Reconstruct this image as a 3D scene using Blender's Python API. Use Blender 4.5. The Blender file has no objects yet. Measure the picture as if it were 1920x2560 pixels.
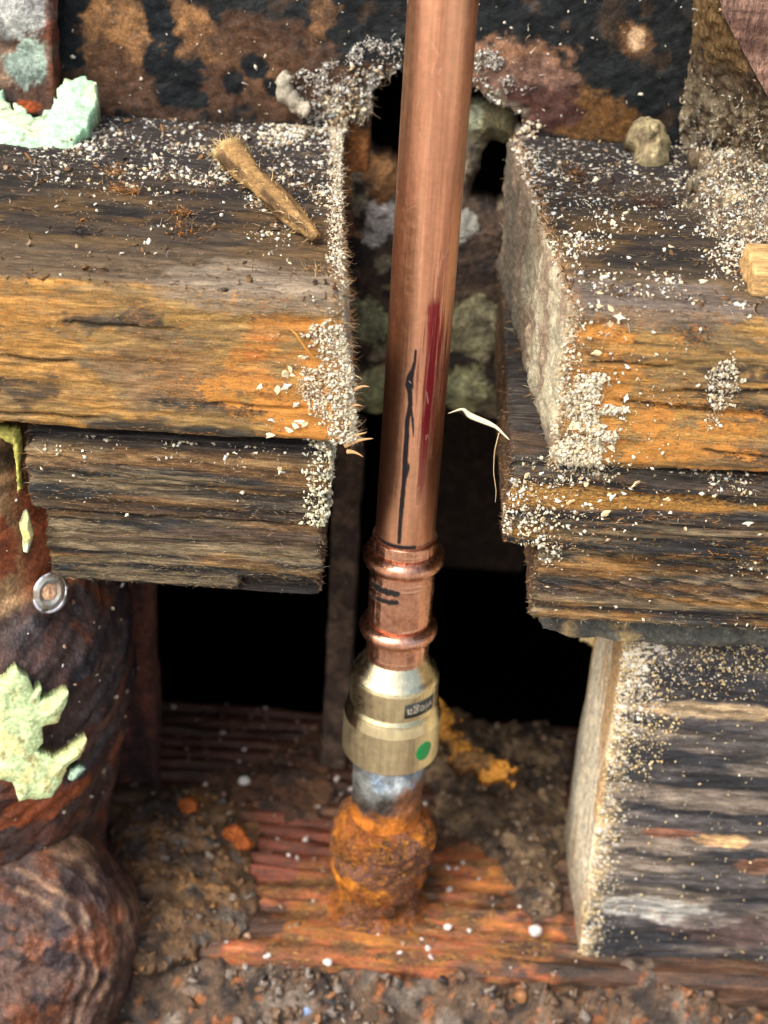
import bpy, math, random
import numpy as np
from mathutils import Vector
random.seed(7)
rng = np.random.default_rng(11)
S = 0.001                                   # everything below is written in millimetres
scene = bpy.context.scene
COL = scene.collection

# ------------------------------------------------------------------ camera
F_PX = 4317.0
TH, RO = math.radians(32.0), math.radians(3.6)
CAM = np.array([-6.0, -388.0, 385.0])
FW = np.array([0, math.cos(TH), -math.sin(TH)])
UP0 = np.array([0, math.sin(TH), math.cos(TH)])
RT0 = np.array([1.0, 0, 0])
RT = math.cos(RO) * RT0 + math.sin(RO) * UP0
UP = -math.sin(RO) * RT0 + math.cos(RO) * UP0
cd = bpy.data.cameras.new('camera')
cam = bpy.data.objects.new('camera', cd)
COL.objects.link(cam)
cd.sensor_fit = 'VERTICAL'
cd.sensor_height = 24.0
cd.sensor_width = 18.0
cd.lens = F_PX / 2560 * 24.0
cd.clip_start = 0.02
cd.clip_end = 60
cd.dof.use_dof = True
cd.dof.focus_distance = 0.42
cd.dof.aperture_fstop = 9.5
from mathutils import Matrix
m = Matrix.Identity(4)
for i in range(3):
    m[i][0], m[i][1], m[i][2] = RT[i], UP[i], -FW[i]
    m[i][3] = CAM[i] * S
cam.matrix_world = m
scene.camera = cam

# ------------------------------------------------------------------ sky, sun, exposure
SUN_FROM = Vector((-0.52, -0.58, 0.88)).normalized()
elev = math.asin(SUN_FROM.z)
azim = math.atan2(SUN_FROM.x, SUN_FROM.y)
w = bpy.data.worlds.new('World')
scene.world = w
w.use_nodes = True
wn = w.node_tree
sky = wn.nodes.new('ShaderNodeTexSky')
sky.sky_type = 'NISHITA'
sky.sun_disc = False
sky.sun_elevation = elev
sky.sun_rotation = azim
sky.air_density = 1.0
sky.dust_density = 6.0
sky.ozone_density = 0.6
bg = wn.nodes['Background']
wn.links.new(sky.outputs[0], bg.inputs[0])
bg.inputs[1].default_value = 0.15
sd = bpy.data.lights.new('sun', 'SUN')
sd.energy = 1.5
sd.angle = math.radians(36)
sd.color = (1.0, 0.985, 0.96)
sun = bpy.data.objects.new('sun', sd)
sun.rotation_euler = SUN_FROM.to_track_quat('Z', 'Y').to_euler()
sun.location = (0, -1, 2)
COL.objects.link(sun)
scene.view_settings.view_transform = 'Standard'
scene.view_settings.look = 'None'
scene.view_settings.exposure = 0.68
scene.view_settings.gamma = 1.0
scene.render.engine = 'CYCLES'
scene.cycles.max_bounces = 6
scene.cycles.use_denoising = True


# ------------------------------------------------------------------ helpers: picture point -> point on a plane of the place
K = 1920 / 1659.0


def PL(u, v, pt, n):
    u, v = np.asarray(u, float) * K, np.asarray(v, float) * K
    d = FW + ((u - 960) / F_PX)[..., None] * RT - ((v - 1280) / F_PX)[..., None] * UP
    n = np.asarray(n, float)
    t = ((np.asarray(pt, float) - CAM) @ n) / (d @ n)
    return CAM + d * t[..., None]


def PX(u, v, x): return PL(u, v, (x, 0, 0), (1, 0, 0))
def PY(u, v, y): return PL(u, v, (0, y, 0), (0, 1, 0))
def PZ(u, v, z): return PL(u, v, (0, 0, z), (0, 0, 1))


# ------------------------------------------------------------------ noise
def _hash(ix, iy, iz, seed):
    h = (ix.astype(np.uint32) * np.uint32(374761393) + iy.astype(np.uint32) * np.uint32(668265263)
         + iz.astype(np.uint32) * np.uint32(2147483647) + np.uint32((seed * 974634777) & 0xffffffff))
    h = (h ^ (h >> np.uint32(13))) * np.uint32(1274126177)
    h = (h ^ (h >> np.uint32(16))) * np.uint32(2246822519)
    h = h ^ (h >> np.uint32(15))
    return (h & np.uint32(0xffffff)).astype(np.float32) / np.float32(0xffffff)


def vnoise(p, seed=0):
    p = np.asarray(p, np.float32)
    i = np.floor(p).astype(np.int64)
    f = (p - i).astype(np.float32)
    f = f * f * (3 - 2 * f)
    i = i & 0xffffffff
    r = 0
    for dx in (0, 1):
        wx = f[..., 0] if dx else 1 - f[..., 0]
        for dy in (0, 1):
            wy = f[..., 1] if dy else 1 - f[..., 1]
            for dz in (0, 1):
                wz = f[..., 2] if dz else 1 - f[..., 2]
                r = r + wx * wy * wz * _hash(i[..., 0] + dx, i[..., 1] + dy, i[..., 2] + dz, seed)
    return r


_A = np.array([[0.36, 0.48, -0.8], [-0.8, 0.6, 0.0], [0.48, 0.64, 0.6]], np.float32)


def fbm(p, sc=(1, 1, 1), octv=4, seed=0, gain=0.5):
    q = (np.asarray(p, np.float32) * np.asarray(sc, np.float32)) @ _A + 137.3
    a, tot, r = 1.0, 0.0, 0
    for o in range(octv):
        r = r + a * vnoise(q, seed + o * 17)
        tot += a
        a *= gain
        q = (q @ _A) * 2.03 + 11.7
    return r / tot


def ss(x, a, b):
    t = np.clip((x - a) / (b - a), 0, 1)
    return t * t * (3 - 2 * t)


def blob(p, c, r, k=0.0, sc=0.15, seed=5):
    """soft patch round c with radii r and a noisy outline"""
    d = np.sqrt((((p - np.asarray(c)) / np.asarray(r, float)) ** 2).sum(-1))
    if k:
        d = d + k * (fbm(p, (sc,) * 3, 4, seed) - 0.5) * 2.6 + 0.5 * (fbm(p, (sc * 4, sc * 5, sc * 5), 4, seed + 1) - 0.5)
    return 1 - ss(d, 0.72, 1.0)


def rgb(r, g, b):
    c = np.array([r, g, b], float) / 255
    return np.where(c <= 0.04045, c / 12.92, ((c + 0.055) / 1.055) ** 2.4)


def mixc(c, d, f):
    f = np.clip(f, 0, 1)[..., None]
    return c * (1 - f) + np.asarray(d, float) * f


# ------------------------------------------------------------------ objects
def empty(name, label, cat, base=(0, 0, 0), group=None):
    o = bpy.data.objects.new(name, None)
    o.empty_display_size = 0.01
    COL.objects.link(o)
    o.location = [c * S for c in base]
    tag(o, label, cat, group)
    return o


def tag(o, label=None, cat=None, group=None, kind=None):
    if label: o['label'] = label
    if cat: o['category'] = cat
    if group: o['group'] = group
    if kind: o['kind'] = kind
    return o


def world_base(o):
    b = np.zeros(3)
    while o is not None:
        b = b + np.array(o.location) / S
        o = o.parent
    return b


def obj(name, v, f, mat, parent=None, base=None, col=None, det=None, smooth=True, fcol=None):
    """link one mesh object; v in world millimetres; col/det are per-vertex colours"""
    v = np.asarray(v, float)
    if base is None:
        base = world_base(parent) if parent else (v.min(0) + v.max(0)) / 2 * (1, 1, 0) + v.min(0) * (0, 0, 1)
    base = np.asarray(base, float)
    me = bpy.data.meshes.new(name)
    co = ((v - base) * S).astype(np.float32)
    if isinstance(f, np.ndarray):
        n, k = f.shape
        me.vertices.add(len(co))
        me.vertices.foreach_set('co', co.ravel())
        me.loops.add(n * k)
        me.loops.foreach_set('vertex_index', f.astype(np.int32).ravel())
        me.polygons.add(n)
        me.polygons.foreach_set('loop_start', np.arange(0, n * k, k, dtype=np.int32))
        me.update(calc_edges=True)
    else:
        me.from_pydata([tuple(c) for c in co], [], f)
        me.update()
    if smooth:
        me.polygons.foreach_set('use_smooth', np.ones(len(me.polygons), bool))
    for nm, a in (('col', col), ('det', det)):
        if a is not None:
            a = np.broadcast_to(np.asarray(a, float), (len(co), 3))
            at = me.attributes.new(nm, 'FLOAT_COLOR', 'POINT')
            at.data.foreach_set('color', np.concatenate([a, np.ones((len(co), 1))], 1).astype(np.float32).ravel())
    me.materials.append(mat)
    o = bpy.data.objects.new(name, me)
    COL.objects.link(o)
    if parent:
        o.parent = parent
        o.location = (base - world_base(parent)) * S
    else:
        o.location = base * S
    return o


# ------------------------------------------------------------------ materials
class NT:
    def __init__(s, name):
        s.m = bpy.data.materials.new(name)
        s.m.use_nodes = True
        s.t = s.m.node_tree
        s.b = s.t.nodes['Principled BSDF']

    def n(s, typ, **kw):
        nd = s.t.nodes.new(typ)
        for k, v in kw.items():
            if k.startswith('i_'):
                nd.inputs[k[2:].replace('_', ' ')].default_value = v
            else:
                setattr(nd, k, v)
        return nd

    def l(s, a, b): s.t.links.new(a, b)

    def math(s, op, a, b=None, c=None):
        nd = s.n('ShaderNodeMath', operation=op)
        for i, x in enumerate((a, b, c)):
            if x is None: continue
            if isinstance(x, (int, float)): nd.inputs[i].default_value = x
            else: s.l(x, nd.inputs[i])
        return nd.outputs[0]

    def rng(s, x, a, b, c, d, smooth=False):
        nd = s.n('ShaderNodeMapRange')
        if smooth: nd.interpolation_type = 'SMOOTHSTEP'
        s.l(x, nd.inputs[0])
        for i, q in enumerate((a, b, c, d)):
            if isinstance(q, (int, float)): nd.inputs[i + 1].default_value = q
            else: s.l(q, nd.inputs[i + 1])
        return nd.outputs[0]

    def mix(s, fac, a, b, mode='MIX'):
        nd = s.n('ShaderNodeMix', data_type='RGBA', blend_type=mode)
        for i, x in ((0, fac), (6, a), (7, b)):
            if isinstance(x, (int, float)): nd.inputs[i].default_value = x
            elif isinstance(x, (tuple, list, np.ndarray)): nd.inputs[i].default_value = (*x[:3], 1)
            else: s.l(x, nd.inputs[i])
        return nd.outputs[2]

    def coord(s, sc=(1, 1, 1), rot=(0, 0, 0)):
        tc = s.n('ShaderNodeTexCoord')
        mp = s.n('ShaderNodeMapping')
        s.l(tc.outputs['Object'], mp.inputs[0])
        mp.inputs['Scale'].default_value = [c / S for c in sc]
        mp.inputs['Rotation'].default_value = rot
        return mp.outputs[0]

    def noise(s, vec, scale=1.0, detail=4.0, rough=0.55, dist=0.0):
        nd = s.n('ShaderNodeTexNoise')
        s.l(vec, nd.inputs['Vector'])
        nd.inputs['Scale'].default_value = scale
        nd.inputs['Detail'].default_value = detail
        nd.inputs['Roughness'].default_value = rough
        nd.inputs['Distortion'].default_value = dist
        return nd.outputs[0]

    def attr(s, name):
        return s.n('ShaderNodeAttribute', attribute_name=name).outputs['Color']

    def sep(s, c):
        nd = s.n('ShaderNodeSeparateColor')
        s.l(c, nd.inputs[0])
        return nd.outputs


def earthy(name, grain=(0.06, 0.9, 0.9), gk=(0.55, 1.45), fk=(0.7, 1.3), bump=0.5, rough=0.85, spec=0.25, fuzz_col=(0.46, 0.25, 0.065),
           speck_col=(0.8, 0.76, 0.66), rot=(0, 0, 0), fine=2.2, mott=((0.48, 0.48, 0.49), (1.22, 1.2, 1.14))):
    """weathered stuff: vertex colour = the thing's own stains; det = (fuzz, pale speck, gloss)"""
    t = NT(name)
    vc, vd = t.attr('col'), t.sep(t.attr('det'))
    v1 = t.coord()
    g = t.noise(t.coord(grain, rot), 1.0, 7, 0.6, 0.6)
    g2 = t.noise(t.coord([c * 3 for c in grain], rot), 1.0, 4, 0.6, 0.3)
    fn = t.noise(v1, fine, 6, 0.65)
    med = t.noise(v1, 0.35, 5, 0.6)
    k = t.math('MULTIPLY', t.rng(g, 0.32, 0.68, gk[0], gk[1]), t.rng(fn, 0.3, 0.7, fk[0], fk[1]))
    k = t.math('MULTIPLY', k, t.rng(g2, 0.3, 0.7, 0.8, 1.2))
    c = t.mix(1.0, vc, k, 'MULTIPLY')
    mo = t.noise(t.coord([max(0.1, q * 0.5) for q in grain], rot), 1.0, 9, 0.72, 0.8)
    c = t.mix(1.0, c, t.mix(t.rng(mo, 0.36, 0.62, 0, 1), *mott), 'MULTIPLY')
    hi = t.noise(t.coord([max(0.25, q * 3.2) for q in grain], rot), 1.0, 3, 0.6, 0.4)
    c = t.mix(1.0, c, t.rng(hi, 0.3, 0.7, 0.68, 1.34), 'MULTIPLY')
    # orange fuzz of raised fibres
    fz = t.noise(t.coord((0.7, 1.6, 1.6)), 1.0, 5, 0.7, 1.0)
    th = t.math('SUBTRACT', 0.78, t.math('MULTIPLY', vd[0], 0.42))
    ff = t.rng(t.math('SUBTRACT', fz, th), -0.02, 0.09, 0, 1)
    c = t.mix(ff, c, t.mix(fn, tuple(np.array(fuzz_col) * 0.65), tuple(np.array(fuzz_col) * 1.3)))
    # pale specks
    sp = t.noise(v1, 0.75, 3, 0.7)
    sp2 = t.noise(v1, 0.12, 3, 0.5)
    spv = t.math('ADD', t.math('MULTIPLY', sp, 0.8), t.math('MULTIPLY', sp2, 0.2))
    th2 = t.math('SUBTRACT', 0.84, t.math('MULTIPLY', vd[1], 0.38))
    sf = t.rng(t.math('SUBTRACT', spv, th2), 0.0, 0.03, 0, 1)
    c = t.mix(sf, c, speck_col)
    t.l(c, t.b.inputs['Base Color'])
    r = t.rng(med, 0.3, 0.7, rough - 0.1, min(1, rough + 0.1))
    r = t.math('SUBTRACT', r, t.math('MULTIPLY', vd[2], 0.5))
    t.l(r, t.b.inputs['Roughness'])
    t.b.inputs['Specular IOR Level'].default_value = spec
    h = t.math('ADD', t.math('MULTIPLY', g, 0.9), t.math('MULTIPLY', fn, 0.45))
    h = t.math('ADD', h, t.math('MULTIPLY', ff, 0.25))
    h = t.math('ADD', h, t.math('MULTIPLY', hi, 0.4))
    h = t.math('ADD', h, t.math('MULTIPLY', sf, 0.5))
    h = t.math('ADD', h, t.math('MULTIPLY', g2, 0.35))
    bp = t.n('ShaderNodeBump')
    bp.inputs['Strength'].default_value = bump
    bp.inputs['Distance'].default_value = 0.0012
    t.l(h, bp.inputs['Height'])
    t.l(bp.outputs[0], t.b.inputs['Normal'])
    return t.m


def crumbly(name, rough=0.8, spec=0.3, var=(0.8, 1.15), trans=0.0):
    t = NT(name)
    vc = t.attr('col')
    fn = t.noise(t.coord(), 2.0, 4, 0.6)
    c = t.mix(1.0, vc, t.rng(fn, 0.3, 0.7, var[0], var[1]), 'MULTIPLY')
    t.l(c, t.b.inputs['Base Color'])
    t.b.inputs['Roughness'].default_value = rough
    t.b.inputs['Specular IOR Level'].default_value = spec
    return t.m


M = {}
M['plank'] = earthy('weathered_wood', fuzz_col=(0.52, 0.23, 0.05), bump=0.5, gk=(0.7, 1.3), mott=((0.62, 0.62, 0.62), (1.14, 1.12, 1.05)))
M['board'] = earthy('grooved_wood', grain=(0.09, 1.3, 1.3), rot=(0, math.radians(6), 0), gk=(0.35, 1.7), bump=0.9)
M['beam'] = earthy('old_beam_wood', grain=(0.05, 0.55, 0.55), gk=(0.6, 1.4), bump=0.7, spec=0.6, rough=0.7)
M['sheath'] = earthy('stained_sheathing', grain=(0.5, 0.5, 0.5), gk=(0.75, 1.25), bump=0.4, rough=0.8)
M['fuzzy'] = earthy('cut_end_grain', grain=(0.9, 0.5, 0.25), gk=(0.6, 1.4), bump=0.9)
M['stud'] = earthy('stud_wood', grain=(0.09, 0.9, 0.55), gk=(0.45, 1.6), bump=0.6, spec=0.35)
M['studside'] = earthy('stud_side', grain=(0.8, 0.35, 0.05), gk=(0.75, 1.25), bump=0.25)
M['iron'] = earthy('rusty_iron', grain=(0.35, 0.35, 0.35), gk=(0.6, 1.4), bump=0.6, rough=0.6, spec=0.45, fuzz_col=(0.45, 0.13, 0.025))
M['rust'] = earthy('flaky_rust', grain=(0.3, 0.3, 0.3), gk=(0.55, 1.45), bump=0.9, rough=0.75, fuzz_col=(0.75, 0.3, 0.03))
M['dirt'] = earthy('dirt', grain=(0.3, 0.3, 0.3), gk=(0.6, 1.4), bump=0.9, spec=0.5, fuzz_col=(0.5, 0.2, 0.04))
M['foam'] = earthy('spray_foam', grain=(0.3, 0.3, 0.3), gk=(0.92, 1.08), fk=(0.92, 1.08), bump=0.22, mott=((0.86, 0.85, 0.8), (1.08, 1.06, 1.04)), rough=0.7, spec=0.3, speck_col=(0.8, 0.82, 0.74))
M['crumb'] = crumbly('wood_crumbs')
M['fibre'] = crumbly('wood_fibre', 0.7)


# ------------------------------------------------------------------ mesh builders
def lin(a, b, step): return np.linspace(a, b, max(2, int(round(abs(b - a) / step)) + 1))


def steps(*segs):
    """(start, end, step) runs joined into one rising list"""
    out = []
    for a, b, st in segs:
        out.append(lin(a, b, st))
    return np.unique(np.round(np.concatenate(out), 5))


def boxgrid(xs, ys, zs, r=1.5):
    """closed box of welded grids with rounded edges: verts, normals, quads"""
    nx, ny, nz = len(xs), len(ys), len(zs)
    mask = np.zeros((nx, ny, nz), bool)
    mask[[0, -1]] = True
    mask[:, [0, -1]] = True
    mask[:, :, [0, -1]] = True
    idx = np.full((nx, ny, nz), -1, np.int64)
    idx[mask] = np.arange(mask.sum())
    I, J, Kk = np.nonzero(mask)
    p = np.stack([xs[I], ys[J], zs[Kk]], 1).astype(float)
    q = []

    def side(a, flip):
        f = np.stack([a[:-1, :-1], a[1:, :-1], a[1:, 1:], a[:-1, 1:]], -1).reshape(-1, 4)
        q.append(f[:, ::-1] if flip else f)
    side(idx[:, :, -1], False)
    side(idx[:, :, 0], True)
    side(idx[:, 0, :], False)
    side(idx[:, -1, :], True)
    side(idx[0, :, :], True)
    side(idx[-1, :, :], False)
    lo = np.array([xs[0], ys[0], zs[0]]) + r
    hi = np.array([xs[-1], ys[-1], zs[-1]]) - r
    c = np.clip(p, lo, hi)
    d = p - c
    n = d / np.maximum(np.linalg.norm(d, axis=1, keepdims=True), 1e-9)
    return c + r * n, n, np.concatenate(q)


def gridsolid(Pf, Pb, mask):
    """front and back point grids plus a mask of kept nodes -> closed shell"""
    nu, nv = mask.shape
    cell = mask[:-1, :-1] & mask[1:, :-1] & mask[1:, 1:] & mask[:-1, 1:]
    keep = np.zeros_like(mask)
    for a in (0, 1):
        for b in (0, 1):
            keep[a:nu - 1 + a, b:nv - 1 + b] |= cell
    N = keep.sum()
    idx = np.full(mask.shape, -1, np.int64)
    idx[keep] = np.arange(N)
    a = idx
    f = np.stack([a[:-1, :-1], a[1:, :-1], a[1:, 1:], a[:-1, 1:]], -1)[cell]
    e = np.concatenate([f[:, [0, 1]], f[:, [1, 2]], f[:, [2, 3]], f[:, [3, 0]]])
    key = e[:, 0] * (N + 1) + e[:, 1]
    rev = e[:, 1] * (N + 1) + e[:, 0]
    be = e[~np.isin(key, rev)]
    sidef = np.stack([be[:, 1], be[:, 0], be[:, 0] + N, be[:, 1] + N], 1)
    faces = np.concatenate([f, f[:, ::-1] + N, sidef])
    return np.concatenate([Pf[keep], Pb[keep]]), faces, keep, N


def polydist(u, v, poly):
    """signed distance, positive inside"""
    poly = np.asarray(poly, float)
    d = np.full(u.shape, 1e9)
    ins = np.zeros(u.shape, bool)
    for i in range(len(poly)):
        a, b = poly[i], poly[(i + 1) % len(poly)]
        ab = b - a
        t = np.clip(((u - a[0]) * ab[0] + (v - a[1]) * ab[1]) / (ab @ ab + 1e-9), 0, 1)
        d = np.minimum(d, np.hypot(u - a[0] - t * ab[0], v - a[1] - t * ab[1]))
        c = ((a[1] > v) != (b[1] > v))
        xint = (b[0] - a[0]) * (v - a[1]) / (b[1] - a[1] + 1e-12) + a[0]
        ins ^= c & (u < xint)
    return np.where(ins, d, -d)


def patch(poly, pt, n, h=3.0, edge=25, amp=0.8, nsc=0.25, step=3.0, thick=3.0, ragged=6, seed=3, rsc=0.05, surf=None):
    """lump of foam or dirt with an outline, domed off the plane it sticks to"""
    poly = np.asarray(poly, float)
    n = np.asarray(n, float)
    n = n / np.linalg.norm(n)
    us = np.arange(poly[:, 0].min() - 12, poly[:, 0].max() + 12, step)
    vs = np.arange(poly[:, 1].min() - 12, poly[:, 1].max() + 12, step)
    U, V = np.meshgrid(us, vs, indexing='ij')
    d = polydist(U, V, poly)
    q = np.stack([U, V, np.zeros_like(U)], -1)
    d = d + ragged * (fbm(q, (rsc,) * 3, 4, seed) - 0.5) * 2
    Pp = PL(U, V, pt, n) if surf is None else surf(U, V)
    hh = h * np.sqrt(np.clip(d / edge, 0, 1)) * (0.55 + 0.9 * fbm(Pp, (nsc * 0.4,) * 3, 3, seed + 1))
    hh = hh + amp * (fbm(Pp, (nsc * 2,) * 3, 4, seed + 2) - 0.5) * 2 * np.clip(d / edge, 0, 1)
    v, f, keep, N = gridsolid(Pp + n * hh[..., None], Pp - n * thick, d > 0)
    f = f[:, ::-1]
    return v, f, np.concatenate([d[keep], d[keep]])


ICO = None


def ico(sub=1):
    t = (1 + 5 ** .5) / 2
    v = np.array([(-1, t, 0), (1, t, 0), (-1, -t, 0), (1, -t, 0), (0, -1, t), (0, 1, t), (0, -1, -t), (0, 1, -t), (t, 0, -1), (t, 0, 1), (-t, 0, -1), (-t, 0, 1)], float)
    f = np.array([(0, 11, 5), (0, 5, 1), (0, 1, 7), (0, 7, 10), (0, 10, 11), (1, 5, 9), (5, 11, 4), (11, 10, 2), (10, 7, 6), (7, 1, 8),
                  (3, 9, 4), (3, 4, 2), (3, 2, 6), (3, 6, 8), (3, 8, 9), (4, 9, 5), (2, 4, 11), (6, 2, 10), (8, 6, 7), (9, 8, 1)])
    v /= np.linalg.norm(v[0])
    for _ in range(sub - 1):
        mid = {}
        v = list(map(tuple, v))
        nf = []

        def mp(a, b):
            k = (min(a, b), max(a, b))
            if k not in mid:
                q = (np.array(v[a]) + np.array(v[b])) / 2
                v.append(tuple(q / np.linalg.norm(q)))
                mid[k] = len(v) - 1
            return mid[k]
        for a, b, c in f:
            ab, bc, ca = mp(a, b), mp(b, c), mp(c, a)
            nf += [(a, ab, ca), (b, bc, ab), (c, ca, bc), (ab, bc, ca)]
        f = np.array(nf)
        v = np.array(v)
    return np.asarray(v, float), np.asarray(f)


OCT = (np.array([(1, 0, 0), (-1, 0, 0), (0, 1, 0), (0, -1, 0), (0, 0, 1), (0, 0, -1)], float),
       np.array([(0, 2, 4), (2, 1, 4), (1, 3, 4), (3, 0, 4), (2, 0, 5), (1, 2, 5), (3, 1, 5), (0, 3, 5)]))


def _chip():
    v = []
    for i, (x, z) in enumerate(((-1, 0.25), (-0.3, -0.1), (0.4, 0.0), (1, 0.45))):
        w_ = (0.35, 0.62, 0.55, 0.22)[i]
        v += [(x, -w_, z - 0.07), (x, w_, z - 0.07), (x, w_ * 0.8, z + 0.1), (x, -w_ * 0.8, z + 0.1)]
    f = []
    for i in range(3):
        for k in range(4):
            a, b = i * 4 + k, i * 4 + (k + 1) % 4
            f += [(a, b, b + 4), (a, b + 4, a + 4)]
    f += [(0, 2, 1), (0, 3, 2), (12, 13, 14), (12, 14, 15)]
    return np.array(v, float), np.array(f)


CHIP = _chip()


def rotmats(n):
    q = rng.normal(size=(n, 4))
    q /= np.linalg.norm(q, axis=1, keepdims=True)
    w_, x, y, z = q.T
    return np.stack([1 - 2 * (y * y + z * z), 2 * (x * y - z * w_), 2 * (x * z + y * w_), 2 * (x * y + z * w_), 1 - 2 * (x * x + z * z), 2 * (y * z - x * w_),
                     2 * (x * z - y * w_), 2 * (y * z + x * w_), 1 - 2 * (x * x + y * y)], 1).reshape(n, 3, 3)


def grains(pos, size, cols, flat=(0.35, 1.0), tmpl=None, jit=0.35):
    """many little irregular bits -> verts, tris, colours"""
    tv, tf = tmpl or OCT
    n = len(pos)
    sc = np.stack([np.ones(n), rng.uniform(flat[0], flat[1], n), rng.uniform(flat[0], flat[1], n) * 0.8], 1) * size[:, None]
    v = tv[None] * (1 + rng.uniform(-jit, jit, (n, len(tv), 1))) * sc[:, None, :]
    v = np.einsum('nij,nkj->nki', rotmats(n), v) + pos[:, None, :]
    f = tf[None] + (np.arange(n) * len(tv))[:, None, None]
    c = np.repeat(cols[:, None, :], len(tv), 1)
    return v.reshape(-1, 3), f.reshape(-1, 3), c.reshape(-1, 3)


def hairs(pos, dirs, length, rad, cols, curl=0.5, seg=4):
    """many thin curved fibres -> verts, quads, colours"""
    n = len(pos)
    d = dirs / np.linalg.norm(dirs, axis=1, keepdims=True)
    a = np.cross(d, rng.normal(size=(n, 3)))
    a /= np.linalg.norm(a, axis=1, keepdims=True)
    b = np.cross(d, a)
    t = np.linspace(0, 1, seg + 1)
    ph = rng.uniform(0, 6.28, n)
    rings = []
    for ti in t:
        c = pos + d * (length * ti)[:, None] + a * (curl * length * (ti ** 2) * np.sin(ph))[:, None] + b * (curl * length * ti ** 2 * np.cos(ph + 2 * ti))[:, None]
        r = rad * (1 - 0.8 * ti)
        for k in range(3):
            an = k * 2.094
            rings.append(c + (a * math.cos(an) + b * math.sin(an)) * r[:, None])
    v = np.stack(rings, 1)
    f = []
    for s in range(seg):
        for k in range(3):
            k2 = (k + 1) % 3
            f.append((s * 3 + k, s * 3 + k2, s * 3 + 3 + k2, s * 3 + 3 + k))
    f = np.array(f)[None] + (np.arange(n) * 3 * (seg + 1))[:, None, None]
    c = np.repeat(cols[:, None, :], 3 * (seg + 1), 1)
    return v.reshape(-1, 3), f.reshape(-1, 4), c.reshape(-1, 3)


def pick(v, n, w):
    w = np.clip(w, 0, None)
    return rng.choice(len(v), n, p=w / w.sum())


def palette(n, cols, wts, var=0.12):
    i = rng.choice(len(cols), n, p=np.array(wts) / sum(wts))
    return np.clip(np.array(cols)[i] * (1 + rng.normal(0, var, (n, 1))), 0.004, 0.92)


def sizes(n, lo, hi, pw=2.5): return lo + (hi - lo) * rng.uniform(0, 1, n) ** pw


def tube(path, rad, seg=10, close=True):
    path = np.asarray(path, float)
    rad = np.broadcast_to(np.asarray(rad, float), len(path))
    T = np.gradient(path, axis=0)
    T /= np.linalg.norm(T, axis=1, keepdims=True)
    a = np.cross(T[0], (0.3, 0.5, 0.8))
    rings = []
    for i in range(len(path)):
        a = a - T[i] * (a @ T[i])
        a /= np.linalg.norm(a)
        b = np.cross(T[i], a)
        an = np.linspace(0, 2 * np.pi, seg, endpoint=False)
        rings.append(path[i] + rad[i] * (np.cos(an)[:, None] * a + np.sin(an)[:, None] * b))
    v = np.concatenate(rings)
    f = []
    for i in range(len(path) - 1):
        for k in range(seg):
            k2 = (k + 1) % seg
            f.append((i * seg + k, i * seg + k2, (i + 1) * seg + k2, (i + 1) * seg + k))
    f += [tuple(range(seg - 1, -1, -1)), tuple(range((len(path) - 1) * seg, len(path) * seg))]
    return v, f


def lathe(prof, seg=64, ctr=(0, 0), a0=0.0, a1=2 * math.pi, dens=None):
    """profile of (r, z); returns verts, quads, angle and profile-z per vertex (angle 0 = +X, -90 deg faces the camera)"""
    prof = np.asarray(prof, float)
    if dens:
        s = np.concatenate([[0], np.cumsum(np.linalg.norm(np.diff(prof, axis=0), axis=1))])
        t = np.unique(np.concatenate([s, np.arange(0, s[-1], dens)]))
        prof = np.stack([np.interp(t, s, prof[:, 0]), np.interp(t, s, prof[:, 1])], 1)
    an = np.linspace(a0, a1, seg, endpoint=False)
    A, R_ = np.meshgrid(an, prof[:, 0], indexing='xy')
    Z = np.repeat(prof[:, 1][:, None], seg, 1)
    v = np.stack([ctr[0] + R_ * np.cos(A), ctr[1] + R_ * np.sin(A), Z], -1)
    n = len(prof)
    i = np.arange(n * seg).reshape(n, seg)
    j = np.roll(i, -1, 1)
    f = np.stack([i[:-1], i[1:], j[1:], j[:-1]], -1).reshape(-1, 4)
    return v.reshape(-1, 3), f, A.ravel(), Z.ravel()


def arc(cx, cz, r, a0, a1, n=10):
    t = np.radians(np.linspace(a0, a1, n))
    return [(cx + r * math.cos(x), cz + r * math.sin(x)) for x in t]


def CY(u, v, r, ctr=(0, 0)):
    """picture point -> (angle, z) on an upright cylinder"""
    u, v = np.asarray(u, float) * K, np.asarray(v, float) * K
    d = FW + ((u - 960) / F_PX)[..., None] * RT - ((v - 1280) / F_PX)[..., None] * UP
    ox, oy = CAM[0] - ctr[0], CAM[1] - ctr[1]
    a = d[..., 0] ** 2 + d[..., 1] ** 2
    b = ox * d[..., 0] + oy * d[..., 1]
    c = ox * ox + oy * oy - r * r
    t = (-b - np.sqrt(np.maximum(b * b - a * c, 0))) / a
    return np.arctan2(oy + t * d[..., 1], ox + t * d[..., 0]), CAM[2] + t * d[..., 2]


def zero(n): return np.zeros((n, 3))


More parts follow.
